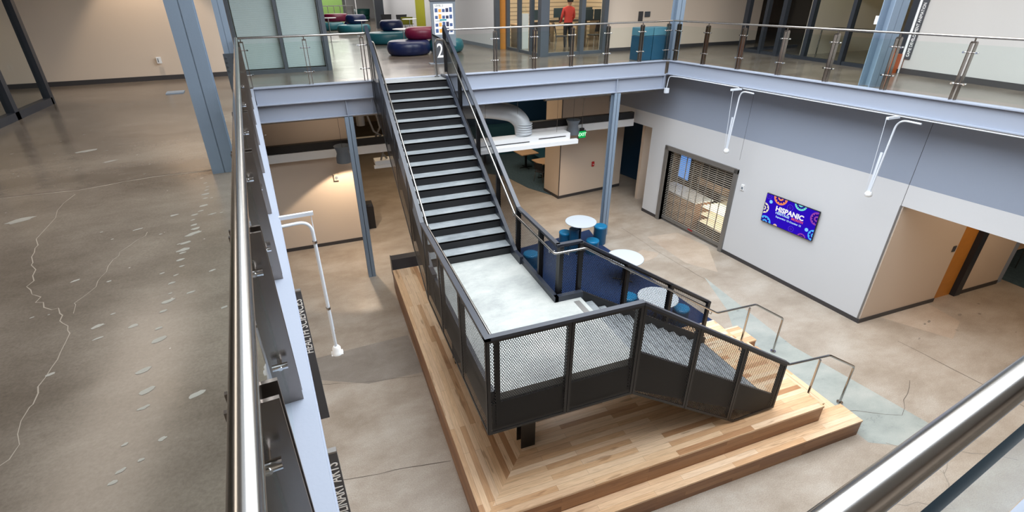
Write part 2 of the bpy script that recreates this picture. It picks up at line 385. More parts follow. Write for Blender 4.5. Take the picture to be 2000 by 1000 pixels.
# pours and repairs of the lower floor
b=MB()
b.cur=0; b.add([(x,y,.0010) for x,y in ((9.55,9.5),(8.98,8.0),(8.3,6.9),(8.3,3.75),(8.75,3.5),(9.3,3.3),(9.8,3.4),(9.6,4.6),(9.3,6.3))],[tuple(reversed(range(9)))])
b.cur=1; b.add([(x,y,.0010) for x,y in ((-.95,9.7),(.75,9.8),(1.2,9.82),(1.25,8.4),(.1,8.45),(-1.0,9.0))],[tuple(reversed(range(6)))])
b.cur=2; b.add([(x,y,.0010) for x,y in ((9.6,12.3),(10.7,12.2),(10.95,11),(10.1,9.6),(9.6,10.4))],[tuple(reversed(range(5)))])
b.add([(x,y,.0012) for x,y in ((12.2,6.4),(13.9,6.4),(13.8,5.6),(12.9,5.2))],[(3,2,1,0)])
b.add(blob((8.7,11.2),.5,.35,.3,z=.001),[tuple(range(14))])
b.cur=3
for pts,w in (([(11.68,5.6),(11.9,3.1),(12,1)],.008),([(-1.2,6.3),(0,6.15),(1.2,5.97)],.006),([(-1.2,8.9),(.1,8.5),(1.2,8.3)],.004),([(9.2,13.2),(9.3,11),(9.5,9.4)],.006),([(8.3,4.6),(9.5,4.0),(10.6,4.6)],.005)):
    b.add(*strip(pts,w,.0022))
b.cur=4
for pts in ([(8.6,3.6),(8.9,2.9),(9.6,3.1),(10.3,2.6)],[(7.2,2.9),(8.3,2.4),(8.9,2.9)]): b.add(*strip(pts,.006,.0022,.05))
for _ in range(26):
    c=(random.uniform(11.9,16.5),random.uniform(2.2,6)); b.add(blob(c,random.uniform(.02,.09),random.uniform(.01,.04),.3,8,z=.0024),[tuple(range(8))])
o=b.build('floor',[MT['slurry'],MT['patch_dark'],MT['patch_pink'],MT['crack_dark'],MT['crack']]); st(o)
# upper decks (polished concrete, painted steel kerb along the opening)
b=MB(); cw=.2
b.pz([(-14,-4),(xL(-4)-cw,-4),(xL(12.9)-cw,13.12),(-14,13.12)],4.95,L2)
b.pz([(-14,13.12),(26,13.12),(26,62),(-14,62)],4.95,L2)
b.pz([(xR(13)+cw,13.12),(xR(-4)+cw,-4),(26,-4),(26,13.12)],4.95,L2)
b.pz([(xL(.3)-cw,-4),(xR(-4)+cw,-4),(xR(.5)+cw,yN(11)-cw),(xL(.3)-cw,yN(-.1)-cw)],4.95,L2)
o=b.build('floor',MT['floor2']); st(o)
b=MB()
pat=[((-2.83,5.67),.17,.10),((-3.06,8.3),.2,.09),((-1.19,4.72),.10,.045),((-1.22,4.38),.085,.05),((-1.33,3.27),.05,.03),((-1.08,2.42),.035,.02),((-.84,2.43),.06,.035),((-2.6,7.6),.13,.05),((-1.7,5.0),.07,.02),((-1.45,5.25),.06,.03),((-1.1,5.15),.07,.02),((-1.55,3.35),.06,.03),((-1.5,3.2),.05,.015),((-.95,3.9),.04,.02),((-1.05,3.6),.05,.02),((-.8,3.3),.04,.02),((-1.9,4.1),.05,.02),((-.95,2.15),.03,.02),((-1.1,1.95),.03,.02),((-1.65,2.9),.04,.02),((-.75,5.2),.06,.03),((-.62,2.9),.04,.03)]
for c,rx,ry in pat: b.add(blob(c,rx*.62,ry*.62,.5,z=L2+.0012),[tuple(range(14))])
for i in range(40):
    t=i/39; x=-1.28+.20*t+random.uniform(-.03,.03); y=6.3-4.9*t+random.uniform(-.03,.03)
    if random.random()<.8: r=random.uniform(.010,.03); b.add(blob((x,y),r*1.5,r*.8,.5,9,z=L2+.0014),[tuple(range(9))])
for _ in range(60):
    c=(random.uniform(-4.2,-.7),random.uniform(1.5,10)); r=random.uniform(.004,.012); b.add(blob(c,r*1.8,r,.4,7,z=L2+.0014),[tuple(range(7))])
b.cur=1
b.add(*strip([(-4.4,6.5),(-3.3,6.47),(-2.61,6.46),(-1.91,6.67),(-1.14,6.66)],.009,L2+.001,.012))
b.add(*strip([(-2.61,6.3),(-2.52,5.13),(-2.36,4.7),(-2.22,4.19),(-2.04,3.84),(-1.84,3.63),(-1.7,3.39),(-1.67,2.96),(-1.64,2.61),(-1.6,2.2),(-1.55,1.8)],.0032,L2+.001,.03))
b.add(*strip([(-1.78,3.6),(-1.74,4.0),(-1.72,4.45),(-1.6,4.9)],.002,L2+.001,.03))
b.cur=2
b.add(*strip([(-4.4,6.53),(-2.61,6.49),(-1.91,6.70),(-1.14,6.69)],.004,L2+.0018,.006))
o=b.build('floor',[MT['spot_pale'],MT['crack'],MT['crack_dark']]); st(o)
# painted kerbs + channel beams round the opening
def channel(a,c,inw,z0,z1,name,mat=MT['beam'],web=.07,fl=.022,depth=.2):
    """beam from a to c; inw = unit vector pointing away from the opening"""
    a=Vector(a); c=Vector(c); n=Vector(inw); b=MB()
    def q(o0,o1,za,zb): b.pz([a+n*o0,c+n*o0,c+n*o1,a+n*o1],za,zb)
    q(0,depth,z1-fl,z1); q(0,depth,z0,z0+fl); q(web,web+.02,z0+fl,z1-fl)
    return st(b.build(name,mat))
lf=[(xL(.3),.3),(xL(12.93),12.93)]
channel(lf[0],lf[1],(-.996,-.089),4.95,L2+.003,'trim_1')
channel((xL(12.93),12.93),(10.0,13.0),(0,1),4.95,L2+.003,'trim_2')
channel((10.0,13.0),(xR(.5),.5),(.993,.114),4.97,L2+.003,'trim_3')
channel((xL(.3),yN(-.1)),(xR(.5),yN(11)),(.12,-.99),4.95,L2+.003,'trim_4')
# main girder below the far beam, its stiffeners
b=MB()
b.box(-1.25,10.1,13.0,13.22,4.55,4.57); b.box(-1.25,10.1,13.09,13.11,4.57,4.95); b.box(-1.25,10.1,13.0,13.22,4.93,4.95)
for x in (.76,1.38,8.37,9.98): b.box(x-.008,x+.008,13.0,13.1,4.57,4.93)
g=b.build('girder',MT['beam']); tag(g,'pale blue-grey steel girder under the far upper floor edge','beam')
# upper roof with opening above the stair
b=MB()
b.pz([(-14,-4),(-.9,-4),(-.9,13),(-14,13)],CEIL,CEIL+.3); b.box(-14,26,13,62,CEIL,CEIL+.3); b.box(10.7,26,-4,13,CEIL,CEIL+.3); b.box(-.9,10.7,-4,.4,CEIL,CEIL+.3)
st(b.build('ceiling',MT['ceiling_white']))
b=MB(); b.box(-.95,-.9,.4,13,CEIL+.3,CEIL+1.6); b.box(10.7,10.75,.4,13,CEIL+.3,CEIL+1.6); b.box(-.9,10.7,.35,.4,CEIL+.3,CEIL+1.6); b.box(-.9,10.7,13,13.05,CEIL+.3,CEIL+1.6)
st(b.build('trim_5',MT['ceiling_white']))
# exposed ceiling below the decks
b=MB(); b.box(-14,26,13.3,62,4.90,4.945); b.pz([(-14,-4),(xL(-4)-.3,-4),(xL(13)-.3,13.3),(-14,13.3)],4.90,4.945)
st(b.build('ceiling',MT['ceiling_dark']))
b=MB(); b.pz([(xR(13)+.25,13),(xR(-4)+.25,-4),(26,-4),(26,13)],4.90,4.945); st(b.build('ceiling',MT['ceiling_white']))
# ---- lower walls
# television wall
TW=Vector((.0966,-1)).normalized()
def tw(y,off=0): return (xT(y)+off,y)
def twseg(b,y0,y1,z0,z1,t=.25,off=0): b.pz([tw(y0,off),tw(y1,off),tw(y1,off+t),tw(y0,off+t)],z0,z1)
GY0,GY1=13.35,10.68          # grille opening
b=MB()
b.cur=0
twseg(b,14.25,GY0,0,3.5); twseg(b,GY0,GY1,2.5,3.5); twseg(b,GY1,6.44,0,3.5)
twseg(b,6.44,-3,3.03,3.5); twseg(b,18.2,14.25,3.03,3.5)
b.cur=1; twseg(b,18.2,-3,3.5,4.9)
st(b.build('wall_right',[MT['wall_white'],MT['wall_blue']]))
b=MB(); twseg(b,14.26,GY0+.12,0,.11,.02,-.012); twseg(b,GY1-.12,6.43,0,.11,.02,-.012)
b.pz([(11.46,6.425),(14.1,6.41),(14.1,6.40),(11.46,6.40)],0,.11); b.box(15.08,16.6,6.40,6.425,0,.11)
st(b.build('baseboard_right',MT['base']))
b=MB(); twseg(b,6.47,6.44,0,3.03,.012,-.008); b.cur=0
st(b.build('trim_6',MT['galv']))
b=MB(); twseg(b,6.462,6.455,3.03,4.9,.004,-.003); twseg(b,10.62,10.615,2.9,4.9,.004,-.003); st(b.build('trim_7',MT['base']))
b=MB(); b.box(11.5,14.1,6.42,6.62,0,4.9); b.box(15.06,16.6,6.42,6.62,0,4.9); b.box(14.1,15.06,6.42,6.62,2.9,4.9)
st(b.build('wall_far_right',MT['wall_warm']))
b=MB(); b.box(16.6,16.8,6.42,12,0,4.9); b.box(14.2,24,12,12.2,0,4.9); b.box(23,23.2,-4,12,0,4.9); st(b.build('wall_classroom',MT['wall_blue']))
b=MB(); b.box(16.62,22.9,6.5,11.9,.002,.008); b.box(17.0,22.9,4.6,6.5,.002,.008); st(b.build('floor',MT['carpet_teal']))
# left lower wall (far) and side wall below the left deck
b=MB(); b.wallseg((-8,15.44),(.9,15.52),.25,0,4.9); st(b.build('wall_far_left',MT['wall_beige']))
b=MB(); b.wallseg((-8,15.42),(.92,15.50),.02,0,.11); st(b.build('baseboard_far_left',MT['base']))
xW=lambda y:-.41-.0845*y
b=MB(); b.pz([(xW(-3),-3),(xW(11.5),11.5),(xW(11.5)-.25,11.5),(xW(-3)-.25,-3)],0,4.9); st(b.build('wall_left',MT['wall_beige']))
# far corridor and lounge, lower level
b=MB(); b.wallseg((.9,15.75),(.3,24),.2,0,4.9); b.box(-3,24,33,33.2,0,4.9)
st(b.build('wall_corridor',MT['wall_warm']))
b=MB(); b.pz([(8.4,16.45),(11.35,16.83),(11.22,17.85),(8.27,17.5)],0,4.9); st(b.build('wall_pillar',MT['wall_beige']))
b=MB(); b.pz([(8.38,16.43),(11.36,16.81),(11.36,16.84),(8.4,16.46)],0,.11); b.pz([(8.38,16.43),(8.40,16.46),(8.27,17.5),(8.25,17.5)],0,.11); st(b.build('baseboard_pillar',MT['base']))
b=MB(); b.pz([(8.385,16.44),(8.415,16.44),(8.415,16.455),(8.385,16.455)],0,4.9); st(b.build('trim_8',MT['base']))
b=MB(); b.box(4.2,14,24.2,24.4,0,4.9); st(b.build('wall_lounge',MT['blue_dark']))
b=MB(); b.pz([(7.78,18.0),(8.3,16.9),(11.2,17.6),(14,24.2),(4,24.2),(4.6,22.5),(7.4,19.8)],.002,.008); st(b.build('floor',MT['carpet_teal']))
# blue wall in the passage left of the grille
b=MB(); b.cur=0; b.pz([(12.49,16.9),(12.55,16.9),(12.3,18.2),(12.24,18.2)],0,4.9); b.cur=1; b.pz([(12.5,16.9),(13.1,16.93),(13.1,17.1),(12.5,17.1)],0,4.9)
b.cur=2; b.pz([(11.2,18.3),(16,18.9),(16,19.1),(11.2,18.5)],0,4.9)
st(b.build('wall_passage',[MT['blue_dark'],MT['wall_beige'],MT['ceiling_dark']]))
# ---- upper walls
b=MB(); b.wallseg((-14,15.2),(-1.66,15.47),.25,L2,CEIL); b.box(.50,.64,15.76,24,L2,CEIL)
st(b.build('wall_back_left',MT['wall_beige']))
b=MB(); b.wallseg((-12,15.22),(-1.66,15.45),.02,L2,L2+.11); st(b.build('baseboard_back_left',MT['base']))
def rc(y,off=0): return (6.57-.0845*(y-18.52)+off,y)
b=MB(); b.pz([rc(18.52),rc(36),rc(36,.3),rc(18.52,.3)],L2,CEIL)
st(b.build('wall_corridor',MT['wall_white']))
b=MB(); b.pz([rc(18.52,-.015),rc(36,-.015),rc(36,.01),rc(18.52,.01)],L2,L2+.12); st(b.build('baseboard_corridor',MT['sign_grey']))
b=MB(); b.pz([rc(26.6,-.02),rc(28.1,-.02),rc(28.1,.02),rc(26.6,.02)],L2,CEIL); st(b.build('trim_9',MT['lime']))
b=MB(); b.box(4.35,4.85,33.0,33.5,L2,CEIL); st(b.build('trim_10',MT['frame_dark']))
b=MB(); b.box(9.45,16,15.85,16.05,L2,CEIL); st(b.build('wall_back_right',MT['wall_beige']))
b=MB(); b.box(9.45,16,15.83,15.86,L2,L2+.11); st(b.build('baseboard_back_right',MT['base']))
b=MB(); b.pz([(13.24,8.55),(12.6,2),(13,2),(13.6,8.55)],L2,CEIL); st(b.build('wall_studio',plain('studio_wall_paint',(184,182,180),.75,bump=.1,bscale=90)))
b=MB(); b.pz([(13.22,8.55),(12.58,2),(12.62,2),(13.25,8.55)],L2,L2+.12); st(b.build('baseboard_studio',MT['base']))
# far end of the upper corridor
b=MB(); b.cur=0; b.box(-4,1.9,52,52.2,L2,CEIL); b.box(4.7,9,47.2,47.4,L2,CEIL); b.box(3.9,4.7,47.2,47.4,L2,CEIL); b.box(-4,9,60,60.2,L2,CEIL)
b.cur=1; b.box(1.9,4.0,52,52.2,L2,CEIL); b.cur=2; b.box(5.85,5.95,44,44.1,L2,CEIL)
st(b.build('wall_end',[MT['wall_white'],MT['green'],MT['wood_door']]))
# windows with blinds at the head of the left wall
def mullion(b,x0,x1,z0,z1,y,d=.12): b.box(x0,x1,y-d/2,y+d/2,z0,z1)
w=MB(); y=15.42
for x0,x1 in ((-1.66,-1.58),(-.55,-.47),(.52,.64)): mullion(w,x0,x1,L2,CEIL,y,.16)
w.box(-1.6,.6,y-.07,y+.07,L2,L2+.10); w.box(-1.6,.6,y-.07,y+.07,CEIL-.1,CEIL)
wn=st(w.build('window_1',MT['frame'])); 
g=MB(); g.box(-1.58,.52,y+.0,y+.008,L2+.1,CEIL-.1); g.build('pane',MT['glass_room'],wn)
bl=MB(); bl.box(-1.56,-.56,y+.09,y+.11,L2+.12,CEIL-.1); bl.box(-.46,.5,y+.09,y+.11,L2+.12,CEIL-.1); bl.build('blind',MT['blind'],wn)
b=MB(); b.box(-1.6,.64,15.6,15.75,L2,CEIL); st(b.build('trim_11',MT['wall_beige']))
b=MB(); b.box(.56,.66,15.3,15.55,L2,CEIL); b.box(.64,.68,15.5,24,L2,CEIL); st(b.build('trim_12',MT['frame']))
# dark storefront at far left
w=MB()
for yy in (12.72,11.2,9.7): w.box(-5.03,-4.90,yy-.07,yy+.07,L2,CEIL)
w.box(-5.03,-4.90,4,12.72,L2,L2+.13); w.box(-5.03,-4.9,4,12.72,CEIL-.12,CEIL); w.box(-5.03,-4.98,12.7,12.86,L2,CEIL)
wn=st(w.build('window_2',MT['frame_dark'])); g=MB(); g.box(-4.97,-4.962,4,12.7,L2+.13,CEIL-.12); g.build('pane',MT['glass_room'],wn)
b=MB(); b.box(-9,-7.4,15.20,15.26,L2+.01,L2+1.2); st(b.build('trim_13',MT['green']))
# storefront of the right studio
w=MB()
for x,yy,wd in ((13.62,14.0,.16),(13.55,13.15,.10),(13.45,12.42,.14),(13.5,11.5,.12),(13.35,10.2,.10),(13.28,8.7,.14)): w.box(x-.07,x+.07,yy-wd/2,yy+wd/2,L2,CEIL)
w.pz([(13.2,8.6),(13.58,14.05),(13.68,14.05),(13.3,8.6)],L2,L2+.09); w.box(13.6,16,13.95,14.05,L2,L2+.09)
wn=st(w.build('window_3',MT['frame_dark'])); g=MB(); g.pz([(13.25,8.6),(13.53,12.42),(13.538,12.42),(13.258,8.6)],L2+.09,CEIL-.1); g.build('pane',MT['glass_room'],wn)
b=MB(); b.cur=0; b.box(19,19.2,2,15.8,L2,CEIL); b.cur=1; b.box(14.5,19,12.3,12.5,L2,CEIL); b.cur=2; b.box(14.6,18.9,9.3,9.35,L2+1.3,CEIL); b.box(16,16.05,9.4,12.2,L2+1.5,CEIL); b.box(13.9,19,8.2,8.4,L2,CEIL)
st(b.build('wall_studio_inner',[MT['dark'],MT['wall_warm'],MT['lime']]))
# glass meeting room
w=MB()
for x,yy in ((6.98,18.2),(7.02,17.2),(7.08,16.3)): w.box(x-.06,x+.06,yy-.07,yy+.07,L2,CEIL)
w.box(7.02,7.30,15.45,15.70,L2,CEIL)
for x in (8.55,9.38): w.box(x-.07,x+.07,15.58,15.78,L2,CEIL)
w.box(7.2,9.4,15.6,15.75,L2,L2+.09); w.pz([(6.94,18.2),(7.06,15.6),(7.14,15.6),(7.02,18.2)],L2,L2+.09); w.box(7.2,9.4,15.6,15.75,CEIL-.1,CEIL); w.box(6.57,6.72,18.3,18.55,L2,CEIL)
wn=st(w.build('window_4',MT['frame'])); g=MB(); g.box(7.3,9.35,15.67,15.678,L2+.09,CEIL-.1); g.pz([(7.0,18.2),(7.12,15.7),(7.128,15.7),(7.008,18.2)],L2+.09,CEIL-.1); g.build('pane',MT['glass_room'],wn)
b=MB(); b.box(6.6,16,22.6,22.8,L2,CEIL); b.box(11.9,12.1,16.05,22.6,L2,CEIL); st(b.build('wall_meeting_room',blindmat('lit_panelling',(226,206,178),.16)))
d=MB(); d.pz([(6.74,18.40),(6.94,18.26),(6.97,18.30),(6.77,18.44)],L2,L2+2.6); dr=st(d.build('door_1',MT['wood_door']))
b=MB(); b.box(-14.2,-14,-4,62,0,CEIL); b.box(26,26.2,-4,62,0,CEIL); b.box(-14,26,-4.2,-4,0,CEIL); b.box(-14,26,62,62.2,0,CEIL); st(b.build('wall_outer',MT['wall_warm']))
# ================================================================== STAIR
TR=.2842; RI=.16778; YT=12.3675
stair=thing('staircase','black steel staircase with concrete treads, square landing and perforated side panels','staircase',(2.4,8,0))
XA,XB=1.56,3.15
def noy(i): return YT-TR*i
# upper flight
for i in range(1,16):
    y1=noy(i-1)+.015; y0=noy(i); z=L2-RI*i
    b=MB(); b.box(XA,XB,y0+.012,y1,z-.045,z)
    t=b.build('tread',MT['tread'],stair)
for i in range(0,16):
    z=L2-RI*i; y=noy(i); b=MB(); b.box(XA,XB,y,y+.012,z-RI,z-.004)
    b.box(XA,XB,y-.0,y+.012,z-.03,z-.001); b.build('riser',MT['black'],stair)
b=MB(); b.box(XA,XB,YT+.012,12.925,L2-.05,L2); b.build('top_plate',MT['tread'],stair)
# lower flight: 12 risers down to the timber platform
LX=3.66; LT=.268; LR=(LD-.7)/12; LY0,LY1=4.60,6.26
for i in range(0,11):
    z=LD-LR*(i+1); x=LX+LT*i; b=MB(); b.box(x+.01,x+LT,LY0,LY1,z-.045,z); b.build('tread',MT['tread'],stair)
for i in range(0,12):
    z=LD-LR*i; x=LX+LT*i; b=MB(); b.box(x,x+.012,LY0,LY1,z-LR,z-.003); b.build('riser',MT['black'],stair)
# landing
b=MB(); b.pz([(XA,4.56),(LX+.01,4.56),(LX+.01,6.2),(3.2,6.2),(3.2,8.115),(XA,8.115)],LD-.12,LD)
b.build('landing_floor',MT['landing'],stair)
b=MB(); b.pz([(1.5,4.52),(LX,4.52),(LX,6.36),(3.26,6.36),(3.26,8.1),(1.5,8.1)],LD-.60,LD-.12); b.build('landing_frame',MT['black'],stair)
b=MB(); b.box(3.50,3.60,5.7,6.12,LD,LD+.004); b.build('grip_strip',MT['galv'],stair)
# stringers
def slopeY(o,z0): return [(noy(0)+.62,L2+z0),(noy(0)+.1,L2+z0),(noy(16)-.05,LD+z0)]
def stringer(x0,x1,zt,zb,name='stringer'):
    b=MB(); b.px([(12.96,L2+zt-.1),(YT+.12,L2+zt-.1),(noy(16)+.1,LD+zt),(noy(16)-.2,LD+zt),(noy(16)-.2,LD+zb),(noy(16)+.1,LD+zb),(YT+.12,L2+zb),(12.96,L2+zb)],x0,x1)
    return b.build(name,MT['rail_black'],stair)
stringer(3.15,3.22,.15,-.30); stringer(1.48,1.56,.12,-.52)
b=MB(); b.box(3.19,3.26,6.2,7.9,LD-.2,LD+.10); b.box(3.2,LX+.05,6.2,6.28,LD-.2,LD+.10); b.box(1.5,1.56,4.56,7.9,LD-.2,LD+.05); b.build('kerb',MT['rail_black'],stair)
for y0,y1 in ((6.27,6.33),(4.54,4.60)):
    b=MB(); b.py([(LX,LD+.1),(LX+LT*11.2,.7+.26),(LX+LT*11.2,.70),(LX+LT*9.7,.70),(LX,LD-.60)],y0,y1); b.build('stringer',MT['black'],stair)
# legs below the landing
for x,y in ((2.33,5.32),(3.3,7.6),(1.9,7.7)):
    b=MB(); b.box(x-.12,x+.12,y-.10,y-.085,.70,LD-.3); b.box(x-.12,x+.12,y+.085,y+.10,.70,LD-.3); b.box(x-.008,x+.008,y-.09,y+.09,.70,LD-.3); b.build('post',MT['black'],stair)
# --- perforated balustrade panels.  Each panel: sheet + flat-bar frame
def inset(P,w):
    n=len(P); out=[]
    A=sum(P[i][0]*P[(i+1)%n][1]-P[(i+1)%n][0]*P[i][1] for i in range(n)); s=1 if A>0 else -1
    for i in range(n):
        p0,p1,p2=Vector(P[i-1]),Vector(P[i]),Vector(P[(i+1)%n]); d1=(p1-p0).normalized(); d2=(p2-p1).normalized()
        n1=Vector((-d1.y,d1.x))*s; n2=Vector((-d2.y,d2.x))*s; bis=(n1+n2); k=w/max(.2,(1+n1.dot(n2)))
        out.append(tuple(p1+bis*k))
    return out
def panel(P,plane,off,fw=.045,th=.014,parent=stair):
    """P: (u,z) outline; plane 'x' means constant x=off (u=y); plane 'y' constant y=off (u=x)"""
    to=(lambda u,z,o=0:(off+o,u,z)) if plane=='x' else (lambda u,z,o=0:(u,off+o,z))
    b=MB(); Q=inset(P,fw*.5); d=(.003,0,0) if plane=='x' else (0,.003,0)
    b.prism([to(u,z,-.0015) for u,z in Q],d); sh=b.build('perforated_panel',MT['mesh'],parent)
    b=MB(); I=inset(P,fw); n=len(P); E=inset(P,.004)
    d=(th,0,0) if plane=='x' else (0,th,0)
    for i in range(n):
        j=(i+1)%n; b.prism([to(*E[i],-th/2),to(*E[j],-th/2),to(*I[j],-th/2),to(*I[i],-th/2)],d)
    b.build('panel_frame',MT['black'],sh); return sh
SL=-(3.64-1.745)/(6.64-3.61)
ZT=3.64; ZB=2.06; YF=4.48; YB=6.41; XLp=1.43; XRp=3.32
frs=[3.61,4.64,5.64,6.64]
# front, level part then falling part
for u0,u1 in ((XLp,2.56),(2.56,3.61)): panel([(u0,ZB),(u1,ZB),(u1,ZT-.04),(u0,ZT-.04)],'y',YF)
for k in range(3):
    u0,u1=frs[k],frs[k+1]; t0,t1=ZT+SL*(u0-3.61)-.04,ZT+SL*(u1-3.61)-.04; b0,b1=ZB+SL*(u0-3.61),ZB+SL*(u1-3.61)
    if k<2: P=[(u0,b0),(u1,b1),(u1,t1),(u0,t0)]
    else: xc=3.61+(.72-ZB)/SL; P=[(u0,max(b0,.73)),(xc,.72),(u1,.74),(u1,t1),(u0,t0)]
    panel(P,'y',YF)
# far side of the lower flight
panel([(XRp,2.42),(3.72,2.42),(3.72,ZT-.04),(XRp,ZT-.04)],'y',YB,.04)
fb=[3.72,4.66,5.67,6.67]
for k in range(3):
    u0,u1=fb[k],fb[k+1]; t0,t1=ZT+SL*(u0-3.70)-.04,ZT+SL*(u1-3.70)-.04; b0,b1=2.42+SL*(u0-3.70),2.42+SL*(u1-3.70)
    panel([(u0,b0),(u1,max(b1,.72)),(u1,t1),(u0,t0)],'y',YB)
# left side: landing, then up the flight
for u0,u1 in ((YF,5.66),(5.66,6.84),(6.84,7.98)): panel([(u0,ZB),(u1,ZB),(u1,ZT-.04),(u0,ZT-.04)],'x',XLp)
US=(6.36-3.60)/(13.33-8.02); US=RI/TR
yl=[7.98,9.16,10.34,11.52,12.6,12.93]
for k in range(5):
    u0,u1=yl[k],yl[k+1]; f0=lambda u:ZT-.04+US*(u-8.02); g0=lambda u:ZB+US*(u-8.15)
    panel([(u0,max(ZB,g0(u0))),(u1,g0(u1)),(u1,f0(u1)),(u0,f0(u0))],'x',XLp)
# right side
for u0,u1 in ((YB,7.02),(7.02,8.05)): panel([(u0,2.42),(u1,2.42),(u1,ZT-.04),(u0,ZT-.04)],'x',XRp)
yr=[8.05,9.16,10.42,11.72,12.93]
for k in range(4):
    u0,u1=yr[k],yr[k+1]; f0=lambda u:ZT-.04+US*(u-8.06)
    panel([(u0,f0(u0)-1.06),(u1,f0(u1)-1.06),(u1,f0(u1)),(u0,f0(u0))],'x',XRp)
# heavy top rails
def toprail(pts,w=.075,h=.045,name='top_rail'):
    """rectangular rail following points, w across (horizontal), h high"""
    b=MB()
    for p,q in zip(pts,pts[1:]):
        p=Vector(p); q=Vector(q); d=(q-p); hd=Vector((d.x,d.y,0)).normalized(); nn=Vector((-hd.y,hd.x,0))*w/2; up=Vector((0,0,1))*h
        ext=hd*.0
        b.add([p-nn-up,p+nn-up,p+nn,p-nn,q-nn-up,q+nn-up,q+nn,q-nn],[(0,1,2,3)[::-1],(4,5,6,7),(0,4,5,1)[::-1],(1,5,6,2)[::-1],(2,6,7,3)[::-1],(3,7,4,0)[::-1]])
    o=b.build(name,MT['rail_black'],stair); return o
yt2=13.0
fL=lambda u:ZT+US*(u-8.02)
toprail([(XLp+.02,8.02,ZT),(XLp+.02,12.98,fL(12.98))]); toprail([(XLp+.02,YF-.0175,ZT),(XLp+.02,8.05,ZT)])
toprail([(XLp-.0175,YF+.02,ZT+.0005),(3.61,YF+.02,ZT+.0005)]); toprail([(3.6,YF+.02,ZT),(6.66,YF+.02,ZT+SL*3.05)])
toprail([(XRp-.02,8.06,ZT),(XRp-.02,12.93,ZT+US*(12.93-8.06))]); toprail([(XRp-.02,YB-.03,ZT),(XRp-.02,8.08,ZT)])
toprail([(XRp-.05,YB-.02,ZT),(3.72,YB-.02,ZT)]); toprail([(3.70,YB-.02,ZT),(6.69,YB-.02,ZT+SL*2.99)])
# rail posts (inside the panels)
def post(x,y,z0,z1,s=.05): b=MB(); b.box(x-s/2,x+s/2,y-s/2,y+s/2,z0,z1); return b.build('rail_post',MT['black'],stair)
for x in (XLp+.15,2.56,3.57): post(x,YF+.05,ZB+.1,ZT-.03,.06)
for x in (4.64,5.64,6.6): post(x,YF+.05,max(.72,ZB+SL*(x-3.61)+.1),ZT+SL*(x-3.61)-.03)
for x in (XRp+.02,3.70): post(x,YB-.05,2.5,ZT-.03,.07)
for x in (4.66,5.67,6.63): post(x,YB-.05,max(.72,2.5+SL*(x-3.70)),ZT+SL*(x-3.70)-.03,.06)
for y in (5.66,6.84,7.98): post(XLp+.05,y,ZB+.1,ZT-.03)
for y in (9.16,10.34,11.52): post(XLp+.05,y,ZB+US*(y-8.15)+.1,fL(y)-.03)
for y in (7.02,8.06): post(XRp-.04,y,2.5,ZT-.03,.06)
for y in (9.16,10.42,11.72,12.9): post(XRp-.04,y,ZT+US*(y-8.06)-1.05,ZT+US*(y-8.06)-.03,.06)
# stainless handrails with brackets
def bracket(p,side,up=.075):
    b=MB(); p=Vector(p); s=Vector(side); b.tube([p-Vector((0,0,.02)),p-Vector((0,0,up)),p-Vector((0,0,up))+s*.09],.007,8,bend=.02); b.cyl(p-Vector((0,0,up))+s*.085,p-Vector((0,0,up))+s*.095,.025,12)
    return b
hr=.021
HZ=LD+.86
b=MB(); b.tube([(1.55,13.2,L2),(1.55,13.25,L2+.86),(1.55,12.75,L2+.86),(1.55,8.05,HZ+.0),(1.55,4.62,HZ),(3.62,4.62,HZ),(6.86,4.62,HZ+SL*3.22),(7.85,4.62,1.43),(8.69,4.64,.91),(8.69,4.64,0)],hr,12,bend=.05)
h=b.build('handrail',MT['steel'],stair)
for p,s in (((1.55,11.5,HZ+US*3.45),(-1,0,0)),((1.55,9.8,HZ+US*1.75),(-1,0,0)),((1.55,6.8,HZ),(-1,0,0)),((1.55,5.6,HZ),(-1,0,0)),((2.6,4.62,HZ),(0,-1,0)),((4.64,4.62,HZ+SL*1.02),(0,-1,0)),((5.64,4.62,HZ+SL*2.02),(0,-1,0))): bracket(p,s).build('bracket',MT['steel'],h)
b=MB(); b.cyl((8.69,4.64,0),(8.69,4.64,.03),.055,20); b.cyl((7.66,4.63,.525),(7.66,4.63,.555),.055,20); b.cyl((7.66,4.63,.53),(7.66,4.63,1.38),.02,12); b.build('support',MT['steel'],h)
b=MB(); b.tube([(3.03,12.85,L2),(3.03,12.85,L2+.80),(3.08,12.85,L2+.86),(3.20,12.6,L2+.86),(3.20,8.0,HZ),(3.20,6.3,HZ),(3.75,6.3,HZ),(6.84,6.3,1.50),(7.83,6.3,1.47),(8.73,6.3,.90),(8.73,6.3,0)],hr,12,bend=.05)
h=b.build('handrail',MT['steel'],stair)
for p,s in (((3.2,11.7,HZ+US*3.7),(1,0,0)),((3.2,10.4,HZ+US*2.4),(1,0,0)),((3.2,9.16,HZ+US*1.16),(1,0,0)),((3.2,8.1,HZ),(1,0,0)),((3.2,6.5,HZ),(1,0,0)),((3.45,6.3,HZ),(0,1,0)),((4.75,6.3,HZ+SL*1.02),(0,1,0)),((5.7,6.3,HZ+SL*2.0),(0,1,0)),((6.7,6.3,1.58),(0,1,0))): bracket(p,s).build('bracket',MT['steel'],h)
b=MB(); b.cyl((8.73,6.3,0),(8.73,6.3,.03),.055,20); b.cyl((7.69,6.3,.525),(7.69,6.3,.555),.055,20); b.cyl((7.69,6.3,.53),(7.69,6.3,1.42),.02,12); b.cyl((3.03,12.85,L2),(3.03,12.85,L2+.02),.06,20); b.build('support',MT['steel'],h)
